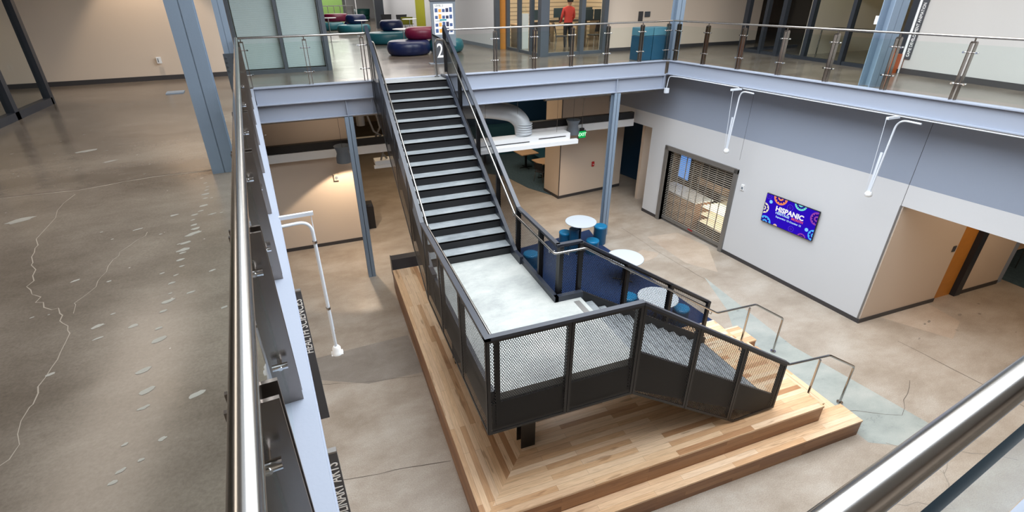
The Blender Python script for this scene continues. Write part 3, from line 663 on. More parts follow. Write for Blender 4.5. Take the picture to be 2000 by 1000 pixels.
# ================================================================== TIMBER PLATFORM
plat=thing('seating_platform','stepped hickory timber seating platform round the foot of the staircase','platform',(1.24,3.95,0))
x0=1.24; d0=4.22
b=MB(); b.pz([(x0,d0),(3.3,d0+2.06),(3.3,11.83),(x0,11.83)],.66,.70); b.build('deck',MT['wood'],plat,uv='y')
b=MB(); b.pz([(x0,d0),(7.54,d0),(7.54,7.0),(3.3,7.0),(3.3,d0+2.06)],.66,.70); b.build('deck',MT['wood'],plat)
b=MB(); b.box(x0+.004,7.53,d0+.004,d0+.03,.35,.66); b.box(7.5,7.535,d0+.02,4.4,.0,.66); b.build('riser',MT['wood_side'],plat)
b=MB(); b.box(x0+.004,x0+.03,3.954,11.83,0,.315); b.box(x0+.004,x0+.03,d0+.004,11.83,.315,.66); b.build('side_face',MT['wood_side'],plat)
b=MB(); b.pz([(x0,3.95),(8.27,3.95),(8.27,4.39),(7.54,4.39),(7.54,4.25),(x0,4.25)],.315,.35); b.build('bench',MT['wood'],plat)
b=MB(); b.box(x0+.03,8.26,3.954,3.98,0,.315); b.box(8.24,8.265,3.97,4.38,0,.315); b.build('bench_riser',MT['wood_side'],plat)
for xa,xb,z in ((7.54,7.81,.525),(7.54,8.07,.35),(7.54,8.34,.175)):
    b=MB(); b.box(xb-.28,xb,4.39,6.43,z-.03,z); b.box(xb-.02,xb-.004,4.39,6.43,z-.175,z-.03); b.box(xb-.28,xb-.01,4.392,4.41,0,z-.03) ; b.build('step',MT['wood'],plat,uv='y')
b=MB(); b.box(7.54,8.30,6.43,7.0,.315,.35); b.build('bench',MT['wood'],plat)
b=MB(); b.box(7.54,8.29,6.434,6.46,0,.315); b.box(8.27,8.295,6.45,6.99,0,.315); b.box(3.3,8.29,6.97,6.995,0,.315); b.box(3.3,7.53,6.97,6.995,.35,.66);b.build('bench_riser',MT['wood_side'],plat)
b=MB(); b.box(1.26,3.4,11.84,12.1,.0,1.0); b.box(1.24,1.26,11.84,12.12,.5,1.01); o=b.build('stair_foot_beam',MT['rail_black'],None); tag(o,'black steel cross beam at the back end of the timber platform','beam')
# ================================================================== GLASS GUARDRAILS
NZ=.88
def guard(name,label,A,Bp,ts,tube=.024,pw=.045,ends=(0,0),H=1.05,inset_=.0,mat=None):
    A=Vector(A); Bp=Vector(Bp); L=(Bp-A).length; d=(Bp-A).normalized(); n=Vector((-d.y,d.x))
    r=thing(name,label,'railing',(A.x,A.y,L2))
    P=lambda t,o=0,z=0:Vector((A.x+d.x*t+n.x*o,A.y+d.y*t+n.y*o,L2+z))
    b=MB(); b.tube([P(-ends[0],0,H),P(L+ends[1],0,H)],tube,20); b.build('handrail',MT['steel'],r)
    for t in ts:
        b=MB()
        for k in (-.036,.036):
            b.prism([P(t+k-.007,-pw,0),P(t+k+.007,-pw,0),P(t+k+.007,pw,0),P(t+k-.007,pw,0)],(0,0,H-.085))
        b.prism([P(t-.045,-.022,H-.10),P(t+.045,-.022,H-.10),P(t+.045,.022,H-.10),P(t-.045,.022,H-.10)],(0,0,.03))
        b.cyl(P(t,0,H-.08),P(t,0,H-.01),.012,10)
        po=b.build('post',MT['steel_dark'],r)
        for z in (.28,.80):
            b=MB(); b.cyl(P(t-.115,0,z),P(t+.115,0,z),.011,10)
            for k in (-.095,.095): b.cyl(P(t+k,-.035,z),P(t+k,.035,z),.017,12)
            b.build('clamp',MT['chrome'],po)
    tt=sorted(ts)
    return r,P,L,tt
def panes(r,P,segs,z0=.07,z1=.93,q=0):
    for a,c in segs:
        b=MB(); b.prism([P(a,-.006+q,z0),P(c,-.006+q,z0),P(c,.006+q,z0),P(a,.006+q,z0)],(0,0,z1-z0)); b.build('glass_panel',MT['glass'],r)
gx=lambda y:xL(y)-.115
yp=[1.13]+[2.24+1.38*k for k in range(8)]
A=(gx(.25),.25); Bq=(gx(12.93),12.93); LL=(Vector(Bq)-Vector(A)).length
ts=[(y-.25)*LL/(13.02-.25) for y in yp]
r,P,L,tt=guard('glass_guardrail','glass guardrail with a long steel handrail along the left upper floor edge',A,Bq,ts,tube=.034,pw=.064)
e=[.0]+tt+[L]; panes(r,P,[(e[i]+.05,e[i+1]-.05) for i in range(len(e)-1)])
A=(gx(13.02),13.02); Bq=(1.42,13.02)
r,P,L,tt=guard('glass_guardrail','short glass guardrail between the left railing and the top of the stairs',A,Bq,[.08,1.39,2.66])
panes(r,P,[(.13,1.34),(1.44,2.6)])
A=(3.36,13.06); Bq=(10.04,13.08)
ts=[4.66-3.36,5.76-3.36,6.87-3.36,7.97-3.36,9.07-3.36,9.95-3.36]
r,P,L,tt=guard('glass_guardrail','glass guardrail from the stair head to the far right corner of the upper floor',A,Bq,ts,tube=.022)
e=[0]+tt; panes(r,P,[(e[i]+(.05 if i else .02),e[i+1]-.05) for i in range(len(e)-1)])
gr=lambda y:xR(y)+.10
yy=[12.86,11.82,10.68,9.53,8.37,7.18,6.0,4.85,3.7,2.55,1.4]
A=(gr(13.1)+.02,13.1); Bq=(gr(.6),.6); LL=(Vector(Bq)-Vector(A)).length
ts=[(13.1-y)*LL/12.5 for y in yy]
r,P,L,tt=guard('glass_guardrail','glass guardrail along the right upper floor edge above the television wall',A,Bq,ts,tube=.022)
panes(r,P,[(tt[i]+.05,tt[i+1]-.05) for i in range(len(tt)-1)])
A=(-.2,.181); Bq=(9.0,.181+.155*9.2)
r,P,L,tt=guard('glass_guardrail','near steel handrail and glass crossing the lower right corner',A,Bq,[.4,3.4,4.8,6.2,7.6,9.0],tube=.033)
panes(r,P,[(.45,3.35),(3.45,4.75),(4.85,6.15),(6.25,7.55)],z1=NZ,q=-.042)
b=MB(); b.prism([P(.45,-.052,NZ),P(3.35,-.052,NZ),P(3.35,-.032,NZ),P(.45,-.032,NZ)],(0,0,.003)); b.build('glass_edge',plain('dark_glass_edge',(14,34,44),.2),r)
# ================================================================== LOWER FLOOR OBJECTS
# painted columns
def hcol(x,y,z0,z1,w,d,rz=0,mat=MT['column']):
    b=MB(Matrix.Translation((x,y,0))@Matrix.Rotation(rz,4,'Z')); t=.014
    b.box(-w/2,w/2,-d/2,-d/2+t,z0,z1); b.box(-w/2,w/2,d/2-t,d/2,z0,z1); b.box(-.006,.006,-d/2,d/2,z0,z1); return b
for x,lab in ((.77,'painted steel column standing left of the staircase on the lower floor'),(8.37,'painted steel column by the blue stools right of the staircase')):
    b=hcol(x,13.03,0,4.545,.20,.20); b.box(x-.13,x+.13,12.90,13.16,4.53,4.548); o=b.build('column',MT['column']); tag(o,lab,'column')
# rug, tables and stools beside the platform
rgx=lambda y:8.22-.0845*(y-9)
b=MB(); b.pz([(8.37,7.1),(7.9,12.45),(8.1,13.47),(5.43,13.04),(3.6,12.9),(3.6,7.1)],.0015,.012); o=b.build('rug',MT['carpet_navy']); tag(o,'navy blue area rug on the concrete beside the staircase','rug')
def at(x,y,z):
    """point of the place seen at photo position x,y and lying at height z"""
    d=M.transposed()@Vector(((x-pcx)/f,(y-pcy)/f,1)); k=(z-CAMZ)/d.z; return Vector((d.x*k,d.y*k,z))
def cafe(px,py,r,h,lab):
    p=at(px,py,h); t=thing('cafe_table',lab,'table',(p.x,p.y,.012))
    b=MB(); b.lathe((p.x,p.y,0),[(r-.02,h-.03),(r,h-.02),(r,h-.004),(r-.006,h)],40); b.build('table_top',MT['table_top'],t)
    b=MB(); b.cyl((p.x,p.y,.05),(p.x,p.y,h-.03),.035,16); b.build('pedestal',MT['black'],t)
    b=MB()
    for k in range(4):
        a=math.pi/4+k*math.pi/2; b.cyl((p.x,p.y,.05),(p.x+.28*math.cos(a),p.y+.28*math.sin(a),.036),.02,8)
    b.build('foot',MT['black'],t); return p
cafe(1134.5,432,.47,1.02,'tall round grey cafe table nearest the steel column')
cafe(1221,503,.50,.74,'round grey cafe table in the middle of the navy rug')
cafe(1285,580,.47,.74,'round grey cafe table at the near end of the rug, behind the mesh panel')
def stool(px,py,h,r,lab,mat=MT['stool'],grp=None):
    p=at(px,py,h); t=thing('stool',lab,'stool',(p.x,p.y,.012),group=grp)
    b=MB(); b.lathe((p.x,p.y,0),[(r,.012),(r,h-.07)],32); b.build('base',MT['stool_dark'] if mat==MT['stool'] else mat,t)
    b=MB(); b.lathe((p.x,p.y,0),[(r+.004,h-.07),(r+.008,h-.05),(r+.006,h-.015),(r-.02,h)],32); b.build('seat',mat,t)
stool(1104,452,.58,.185,'short blue drum stool left of the tall grey table')
stool(1173,440,.62,.20,'blue drum stool in front of the steel column, right of the tall table')
stool(1157.5,468,.45,.195,'bright blue low stool between the two grey tables')
stool(1122,446,.78,.15,'dark blue cylinder stool hidden under the tall grey table',MT['stool_dark'])
stool(1037,494,.45,.22,'blue stool seen through the mesh beside the landing')
stool(1229,577,.45,.20,'turquoise blue stool left of the near grey table behind the mesh')
stool(1331,600,.45,.19,'turquoise blue stool at the near right end of the rug')
# rolling grille in its steel frame
gm=thing('rolling_grille','closed metal rolling grille in a grey steel frame in the white wall','grille',(xT(12),12,0))
b=MB(); twseg(b,GY0+.13,GY0,0,2.62,.30,-.05); twseg(b,GY1,GY1-.13,0,2.62,.30,-.05); twseg(b,GY0+.13,GY1-.13,2.5,2.64,.30,-.05); b.build('frame',MT['galv'],gm)
b=MB(); twseg(b,GY0-.02,GY1+.02,.0,.02,.10,.08); twseg(b,GY0,GY1,.06,.16,.05,.10); b.build('bottom_bar',MT['galv'],gm)
b=MB(); z=.18
while z<2.5:
    b.cyl((xT(GY0)+.12,GY0,z),(xT(GY1)+.12,GY1,z),.011,6); z+=.062
b.build('rods',plain('grille_rod',(178,172,162),.4,.2),gm)
b=MB(); n=9
for k in range(n):
    y=GY0-.12-(GY0-GY1-.24)*k/(n-1); b.box(xT(y)+.108,xT(y)+.132,y-.009,y+.009,.16,2.5)
b.build('links',MT['galv'],gm)
b=MB(); twseg(b,12.1,11.9,.10,.15,.01,.095); b.build('latch',plain('red_label',(150,40,40),.5),gm)
# servery behind the grille
b=MB(); b.box(15.8,16,9.6,15.4,0,4.9); b.box(11.2,16,15.3,15.45,0,4.9); b.box(11.6,16,9.5,9.65,0,4.9); st(b.build('wall_servery',MT['wall_beige']))
b=MB(); b.pz([(11.2,15.4),(11.65,9.6),(16,9.6),(16,15.4)],3.4,3.5); st(b.build('ceiling',MT['ceiling_dark']))
area('servery_lamp',(12.6,11.3,3.3),1.2,1.6,60,(1,.88,.7)); area('servery_case_lamp',(11.8,11.45,1.1),.5,1.2,7,(1,.94,.8))
c=thing('serving_counter','slatted wood serving counter with a steel top behind the grille','counter',(11.6,13.2,0))
b=MB(); b.box(11.30,11.95,12.25,14.2,0,.92); b.build('body',plain('counter_slats',(150,108,78),.5,var=.1),c)
b=MB()
for k in range(11): b.box(11.285,11.30,12.25,14.2,.06+k*.078,.06+k*.078+.05)
b.build('slats',MT['maple'],c)
b=MB(); b.box(11.25,12.0,12.23,14.2,.92,.96); b.build('counter_top',MT['white'],c)
c=thing('display_case','lit food display case with glass shelves behind the grille','display case',(11.8,11.4,0))
b=MB(); b.box(11.4,12.2,10.75,12.15,0,.35); b.box(12.15,12.2,10.75,12.15,.35,1.15); b.build('body',MT['steel_dark'],c)
b=MB()
for z in (.36,.62,.88): b.box(11.42,12.15,10.78,12.12,z,z+.012)
b.build('shelf',plain('glowing_cream_shelf',(250,238,210),.4,emis=.5),c)  # case lighting put into the shelf material as emission
b=MB(); b.box(11.4,12.2,10.75,12.15,1.13,1.15); b.build('top',MT['glass'],c)
b=MB()
for k in range(4): b.box(13.4,13.9,10.6+k*.9,11.3+k*.9,.0,.9)
o=b.build('back_counter',MT['steel_dark']); tag(o,'steel kitchen counter units along the back of the servery','counter')
b=MB(); b.box(12.4,12.46,14.02,14.66,.98,1.9); b.cur=1; b.box(12.385,12.4,14.05,14.63,1.0,1.87); o=b.build('menu_screen',[MT['black'],emit('blue_screen_light',(96,150,226),1.1)]); tag(o,'glowing blue upright screen hanging behind the grille','screen')
h=thing('range_hood','dark boxy hood with a beige lower edge above the servery','hood',(13.6,12,2.2))
b=MB(); b.px([(11.0,1.25),(13.5,1.25),(13.5,2.5),(11.0,2.5)],12.5,13.4); b.build('canopy',MT['dark'],h)
b=MB(); b.box(12.44,12.49,10.9,13.6,1.05,1.27); b.build('lip',MT['maple'],h)
# television
tv=thing('television','wall television showing a blue Hispanic Heritage Month slide','television',mat=wallM(8.75,1.91,.07))
X=wallM(8.75,1.91,.07); Wt,Ht=1.50,.80
b=MB(X); b.box(-Wt/2,Wt/2,-Ht/2,Ht/2,-.035,.0); b.box(-.25,.25,-.2,.2,-.06,-.03); b.build('body',MT['black'],tv)
b=MB(X); b.box(-Wt/2+.012,Wt/2-.012,-Ht/2+.012,Ht/2-.012,0,.002); sc=b.build('screen',emit('screen_blue',(44,16,186),1.0),tv)
def em(k,c): 
    if k not in MT: MT[k]=emit('screen_'+k,c,1.0)
    return MT[k]
def T(x,y,z=.004): return X@Matrix.Translation((x,y,z))
text('HISPANIC',.185,em('e_white',(250,250,250)),tv,T(.0,.075),'lettering',bold=.006)
text('HERITAGE',.088,em('e_ice',(190,226,255)),tv,T(-.175,-.035),'lettering',bold=.002)
text('MONTH',.088,em('e_red',(238,92,96)),tv,T(.25,-.035),'lettering',bold=.002)
text('September 15-October 15',.068,em('e_ice',(190,226,255)),tv,T(.02,-.135),'lettering',bold=.001)
def rosette(cx,cy,r,c1,c2,n=10,name='ornament',clip=True):
    def ring(r0,r1,n,z,wave=0):
        v=[]
        N=64
        for i in range(N):
            t=2*math.pi*i/N; k=1+wave*math.cos(n*t); x=cx+r1*k*math.cos(t); y=cy+r1*k*math.sin(t)
            x=max(-Wt/2+.014,min(Wt/2-.014,x)); y=max(-Ht/2+.014,min(Ht/2-.014,y)); v.append((x,y,z))
        return v
    b=MB(X); b.add(ring(0,r,n,.0035),[tuple(range(64))]); b.cur=1; b.add(ring(0,r*.72,n,.004,.14),[tuple(range(64))]); b.cur=0; b.add(ring(0,r*.42,n,.0045,.1),[tuple(range(64))]); b.cur=1; b.add(ring(0,r*.2,n,.005),[tuple(range(64))])
    b.build(name,[em(c1[0],c1[1]),em(c2[0],c2[1])],tv)
OR=('e_or',(242,140,92)); TL=('e_teal',(120,226,216)); CR=('e_cream',(232,226,200)); BL=('e_deep',(36,10,140)); SK=('e_sky',(80,180,255)); PU=('e_pur',(150,70,170)); VI=('e_vio',(74,44,214))
rosette(-.33,.40,.2,OR,BL,12); rosette(.24,.42,.17,TL,BL,14); rosette(-.74,-.02,.15,CR,BL,8); rosette(.72,.20,.17,PU,BL,12); rosette(-.62,-.40,.18,SK,BL,10); rosette(.76,-.24,.15,SK,BL,8); rosette(.47,-.42,.12,PU,BL,9)
rosette(-.58,.20,.05,SK,('e_ice',(190,226,255)),6); rosette(.55,-.16,.05,SK,('e_ice',(190,226,255)),6); rosette(-.02,.23,.09,VI,BL,10); rosette(-.66,.33,.08,VI,BL,10); rosette(.15,-.3,.08,VI,BL,9); rosette(-.30,-.40,.06,CR,OR,7)
# small fittings on the lower walls
X=wallM(10.32,2.18); b=MB(X); b.box(-.055,.055,-.085,.085,0,.03); th=b.build('thermostat',MT['white'],None,bev=.006); tag(th,'small white wall sensor between the grille and the television','sensor')
b=MB(X); b.box(-.03,.03,-.05,.02,.03,.036); b.build('cover',MT['sign_grey'],th)
b=MB(); b.box(9.88,9.98,16.60,16.64,1.08,1.26); fa=b.build('fire_alarm_pull',plain('fire_red',(176,30,34),.4)); tag(fa,'small red fire alarm pull station on the lower beige wall','fire alarm')
b=MB(); b.box(9.905,9.955,16.585,16.6,1.15,1.17); b.build('handle',MT['white'],fa)
p=(.29,15.45,2.26); b=MB(); b.box(p[0]-.07,p[0]+.07,p[1]-.03,p[1]+.01,p[2]-.1,p[2]+.1); o=b.build('alarm_strobe',MT['wall_beige']); tag(o,'square alarm strobe on the beige wall left of the stair','strobe')
b=MB(); b.cyl((p[0],p[1]-.03,p[2]-.01),(p[0],p[1]-.045,p[2]-.01),.045,16); b.build('lens',MT['sign_grey'],o)
b=MB(); b.box(13.93,14.03,6.40,6.418,1.47,1.62)

o=b.build('room_sign',MT['sign']); tag(o,'small room sign on the warm wall beside the oak door','sign')
d=MB(); d.box(14.1,14.86,6.50,6.55,0,2.9); st(d.build('door_2',MT['wood_door'])); d=MB(); d.box(14.86,15.08,6.38,6.5,0,2.95); st(d.build('trim_14',MT['frame_dark']))
# lower lounge through the gap right of the stair
def cafe_sq(x,y,s,lab,rot=.09,h=.74):
    X=Matrix.Translation((x,y,0))@Matrix.Rotation(rot,4,'Z'); t=thing('cafe_table',lab,'table',mat=X)
    b=MB(X); b.box(-s/2,s/2,-s/2,s/2,h-.035,h); b.build('table_top',MT['maple'],t); b=MB(X); b.box(-.04,.04,-.04,.04,.02,h-.035); b.box(-.3,.3,-.03,.03,.008,.03); b.box(-.03,.03,-.3,.3,.008,.03); b.build('pedestal',MT['black'],t)
cafe_sq(8.75,20.55,.85,'square maple cafe table in the lounge, beyond the linear light')
cafe_sq(8.95,19.0,.8,'square maple cafe table partly hidden by the beige pillar')
cafe_sq(7.2,21.8,.8,'square maple cafe table furthest left in the carpeted lounge')
def chair(name,lab,x,y,rz,seat=MT['dark'],leg=MT['steel_dark'],z0=0,sh=.45,grp=None):
    X=Matrix.Translation((x,y,z0))@Matrix.Rotation(rz,4,'Z'); t=thing(name,lab,'chair',mat=X,group=grp)
    b=MB(X); b.box(-.21,.21,-.2,.2,sh-.03,sh); b.build('seat',seat,t,bev=.01)
    b=MB(X); b.prism([(-.2,.19,sh+.1),(.2,.19,sh+.1),(.19,.26,sh+.4),(-.19,.26,sh+.4)],(0,.02,0)); b.build('backrest',seat,t)
    for sx in (-1,1):
        for sy in (-1,1):
            b=MB(X); b.tube([(sx*.17,sy*.16,sh-.03),(sx*.22,sy*.21,0)],.011,8); b.build('leg',leg,t)
        b=MB(X); b.tube([(sx*.17,.17,sh-.03),(sx*.17,.24,sh+.3)],.01,8); b.build('back_post',leg,t)
chair('side_chair','dark side chair with thin metal legs beside the beige pillar',8.62,18.6,2.2)
b=MB(); b.box(9.3,11.2,18.6,23.8,0,.46); b.box(10.9,11.3,18.6,23.8,.46,1.2); b.box(6.0,11.2,23.5,24.1,.46,1.25); b.box(6.0,9.3,22.9,24.1,0,.46); o=b.build('banquette',plain('teal_upholstery',(34,78,92),.6)); tag(o,'teal upholstered banquette along the back of the lower lounge','bench')
# linear pendant with its flexible duct
lp=thing('linear_light','long white suspended linear light fixture right of the staircase','light fixture',(5,13.6,3.1))
y0=13.62
b=MB(); b.px([(y0-.09,3.02),(y0+.06,3.02),(y0+.10,3.13),(y0+.02,3.16),(y0-.09,3.14)],4.2,7.5); b.build('lower_rail',MT['white'],lp)
b=MB(); b.box(3.9,7.25,y0-.02,y0+.42,3.14,3.36); b.build('housing',MT['white'],lp)
b=MB(); b.box(4.3,5.9,y0-.028,y0-.02,3.21,3.235); b.box(6.2,7.1,y0-.028,y0-.02,3.26,3.285); b.build('slot',MT['dark'],lp)
for x in (4.6,5.6,6.9):
    b=MB(); b.cyl((x,y0+.2,3.36),(x,y0+.2,4.9),.004,6); b.build('cable',MT['steel_dark'],lp)
du=MB(); du.tube([(3.4,14.6,4.15),(4.9,14.3,4.12),(5.55,14.1,4.0),(5.8,13.95,3.75),(5.83,13.9,3.365)],.25,24,bend=.25)
o=du.build('air_duct',MT['duct']); tag(o,'round galvanised duct elbow bending down onto the linear light','duct')
b=MB()
for k in range(5): 
    z=3.42+.07*k; b.lathe((5.83,13.9,z),[(.255,0),(.265,.012),(.255,.024)],24)
b.build('ribs',MT['duct'],o)
# white raceway beams and black cable trays below the decks
for xa,xb,yy,lab in ((-1.75,3.0,15.20,'left'),(6.6,10.5,15.05,'right')):
    b=MB(); b.box(xa,xb,yy,yy+.12,2.95,3.19); o=b.build('linear_raceway',MT['white']); tag(o,'long white ceiling raceway on the %s of the staircase under the far deck'%lab,'raceway')
    b=MB(); b.box(xa,xb,yy+.02,yy+.19,3.21,3.42); o=b.build('cable_tray',MT['black']); tag(o,'black cable tray above the white raceway on the %s side'%lab,'cable tray')
    b=MB(); b.cyl((xa,yy-.9,4.35),(xb,yy-.9,4.35),.10,16); b.cyl((xa,yy-1.25,4.72),(xb,yy-1.25,4.72),.05,12); o=b.build('ceiling_pipe',MT['galv']); tag(o,'grey service pipe under the far deck on the %s side'%lab,'pipe')
def pendant(x,y,lab):
    t=thing('pendant_light',lab,'light fixture',(x,y,2.95))
    b=MB(); b.lathe((x,y,0),[(.21,2.98),(.205,3.12),(.17,3.24),(.18,3.32),(.235,3.45),(.23,3.455),(.17,3.33),(.16,3.24),(.195,3.12),(.2,2.985)],28); b.build('shade',MT['sign_grey'],t)
    b=MB(); b.cyl((x,y,3.3),(x,y,4.9),.004,6); b.build('cable',MT['black'],t)
    b=MB(); b.cyl((x,y,2.985),(x,y,2.99),.15,20); b.build('lens',emit('warm_lens',(255,214,160),3),t)
pendant(.56,14.5,'grey hourglass pendant light left of the staircase')
pendant(7.95,14.75,'grey hourglass pendant light between the linear fixture and the exit sign')
spot('pendant_spot',(.56,14.5,2.93),(.75,14.8,0),230,WARM,112,.12); spot('pendant_spot',(7.95,14.75,2.93),(8.0,15.2,0),160,WARM,100,.9)
ex=thing('exit_sign','small green lit exit sign hanging under the far deck','sign',(8.44,15,2.7))
b=MB(); b.box(8.30,8.58,14.98,15.02,2.74,3.0); b.box(8.36,8.5,14.96,15.04,3.0,3.08); b.build('housing',MT['black'],ex)
b=MB(); b.box(8.31,8.57,14.972,14.98,2.75,2.98); b.build('face',emit('exit_green',(24,170,84),1.0),ex)
text('EXIT',.15,emit('exit_letters',(190,255,210),1.4),ex,Matrix.Translation((8.44,14.968,2.865))@Matrix.Rotation(math.pi/2,4,'X'),bold=.003)
b=MB(); b.cyl((8.43,15,3.08),(8.43,15,4.9),.01,8); b.build('stem',MT['steel_dark'],ex)
# ceiling equipment left of the stair
t=thing('projector_unit','grey equipment hung on folding arms left of the staircase','equipment',(1.9,15.5,3.2))
b=MB(); b.box(1.5,2.1,15.4,15.8,2.5,2.62); b.box(1.45,2.15,15.3,15.42,2.42,2.5); b.build('tray',MT['white'],t)
b=MB(); b.tube([(1.3,15,4.5),(1.55,15.2,3.6),(1.9,15.4,3.3),(1.7,15.5,2.62)],.03,8); b.tube([(1.6,15,4.5),(1.75,15.2,3.7),(1.5,15.4,3.2),(1.9,15.6,2.62)],.03,8); b.cyl((1.2,15,4.2),(1.2,15,3.85),.12,16); b.cyl((1.95,15.4,3.4),(1.95,15.4,3.1),.1,16); b.build('arm',MT['galv'],t)
tc_=thing('trash_can','black square trash can in the corridor beyond the left column','trash can',(1.12,16.4,0))
b=MB(); b.box(.92,1.34,16.3,16.7,0,.8); b.build('body',MT['black'],tc_); b=MB(); b.box(.94,1.32,16.32,16.68,.8,.9); b.build('lid',MT['dark'],tc_)
# department blade signs on the left wall
def blade(y,body,lab):
    x1=-.02-.0898*y; x0=x1-.33; t=thing('blade_sign',lab,'sign',(x1,y,.73))
    b=MB(); b.box(x0,x1,y-.02,y+.02,.73,3.30); b.build('board',MT['sign'],t)
    b=MB(); b.box(x0,x1,y-.03,y+.03,3.30,3.32); b.box(x0-.06,x0,y-.03,y+.03,.9,3.2); b.build('bracket',MT['galv'],t)
    Xm=Matrix.Translation((x1-.015,y-.022,3.17))@Matrix.Rotation(math.pi/2,4,'X')@Matrix.Rotation(math.pi/2,4,'Z')
    text(body,.185,MT['letter'],t,Xm,ax='RIGHT',sx=.66,ay='BOTTOM_BASELINE')
blade(7.0,'HEALTH SCIENCES','charcoal blade sign reading HEALTH SCIENCES below the left deck edge')
blade(3.75,'CULINARY ARTS','charcoal blade sign reading CULINARY ARTS at the bottom left')
# conduit drops
def drop(arm0,arm1,bend,end,lab,r=.02):
    t=thing('conduit_drop',lab,'conduit',arm0)
    a0=Vector(arm0);a1=Vector(arm1); b=MB(); d=(a1-a0); b.prism([a0+Vector((0,-.02,0)),a0+Vector((0,.02,0)),a1+Vector((0,.02,0)),a1+Vector((0,-.02,0))],(0,0,.042)); b.build('strut',MT['pipe_white'],t)
    e=Vector(end); b=MB(); b.tube([a0+Vector((0,-.06,-.06)),Vector((e.x,e.y-.0,a0.z-.06)),e+Vector((0,0,.04))],r,12,bend=.22,steps=10); b.build('conduit',MT['pipe_white'],t)
    b=MB(); b.cyl(a1+Vector((-.03,0,0)),e+Vector((.02,.02,.3)),.005,6); b.build('rod',MT['pipe_white'],t)
    b=MB(); b.lathe(e,[(.075,-.07),(.08,-.06),(.055,-.04),(.055,.02),(.035,.05)],20); b.box(e.x-.075,e.x+.075,e.y-.05,e.y+.05,e.z-.075,e.z-.06); b.build('sensor_head',MT['white'],t)
    b=MB()
    for z in (e.z+(a0.z-e.z)*.33,a0.z-.35): b.cyl((e.x,e.y,z),(e.x,e.y,z+.03),r*1.4,12)
    b.build('coupling',MT['steel_dark'],t)
yD=5.75; xe=xL(yD)
drop((xe-.02,yD,4.95),(xe+.36,yD+.03,4.95),.2,(-.24-.02,5.75,3.02),'white conduit drop with a sensor head hanging beside the left deck edge')
def wdrop(y,zb,lab):
    x=xR(y); xw=xT(y)
    t=thing('conduit_drop',lab,'conduit',(x,y,4.9))
    b=MB(); b.box(x-.30,x+.02,y-.03,y+.02,4.90,4.945); b.build('strut',MT['pipe_white'],t)
    xe=x-.0
    b=MB(); b.tube([(x,y-.45,4.88),(x-.0,y-.02,4.88),(x-.02,y+.02,zb)],.018,12,bend=.28,steps=10); b.build('conduit',MT['pipe_white'],t)
    b=MB(); b.cyl((x-.1,y+.14,4.9),(x-.06,y+.08,zb+.05),.006,6); b.build('rod',MT['pipe_white'],t)
    b=MB(); b.box(x-.03,x-.01,y+.03,y+.075,zb+.02,zb+.85); b.build('guide',MT['pipe_white'],t)
    b=MB(); b.lathe((x-.02,y+.03,zb),[(.05,-.09),(.07,-.07),(.07,-.02),(.05,.02)],18); b.build('sensor_head',MT['white'],t)
wdrop(10.35,3.35,'white conduit drop with a sensor head above the rolling grille'); wdrop(6.68,3.35,'white conduit drop with a sensor head near the right opening')
b=MB(); b.tube([(xR(12.9),12.9,4.55),(xR(12.85),12.85,4.93),(xR(12.4),12.4,4.95),(xR(10.4),10.4,4.95)],.011,8,bend=.1); b.tube([(xR(10.3)+.02,10.3,4.94),(xR(6.7)+.02,6.7,4.94),(xR(2)+.02,2,4.94)],.013,8)
b.box(9.97,10.09,12.86,12.94,4.44,4.58); o=b.build('edge_conduit',MT['pipe_white']); tag(o,'thin white conduit run clipped below the right deck edge','conduit')
# classroom corner beyond the right opening
t=thing('classroom_table','maple topped table with thin metal legs at the far right edge','table',(17.5,7.1,0))
b=MB(); b.box(16.9,18.1,6.7,7.5,.71,.74); b.build('table_top',MT['maple'],t)
for x,y in ((16.95,6.75),(18.05,6.75),(16.95,7.45),(18.05,7.45)):
    b=MB(); b.cyl((x,y,0),(x,y,.71),.014,8); b.build('leg',MT['steel_dark'],t)
chair('side_chair','dark chair behind the maple table at the right picture edge',17.7,7.7,0)
# ================================================================== UPPER FLOOR OBJECTS
area('studio_lamp',(17,11,CEIL-.1),3,3,28,(1,.9,.7)); area('meeting_lamp',(9.5,19,CEIL-.1),4,4,190,(1,.85,.66)); area('far_lamp',(2,50,CEIL-.2),6,6,800,(1,.97,.95))
for k,(x,y,pw) in enumerate(((-3.3,14.85,150),(-3.25,11.1,60),(-2.9,7.4,40),(-7.4,14.7,60))):
    t=thing('downlight','round recessed ceiling downlight over the left upper floor','light fixture',(x,y,CEIL-.03),group='downlights over the left deck')
    t['label']=['ceiling downlight washing the beige wall at the far left','ceiling downlight over the far part of the left deck','ceiling downlight over the middle of the left deck','ceiling downlight near the dark storefront'][k]
    del t['group']
    b=MB(); b.cyl((x,y,CEIL-.02),(x,y,CEIL),.11,20); b.build('trim',MT['white'],t); b=MB(); b.cyl((x,y,CEIL-.026),(x,y,CEIL-.02),.09,20); b.build('lens',emit('downlight_lens',(255,222,180),9),t)
    spot('downlight_lamp',(x,y,CEIL-.05),(x,y+.05,0),pw*2.2 if k==0 else pw*1.0,(1,.80,.60),78 if k==0 else 70,.35)
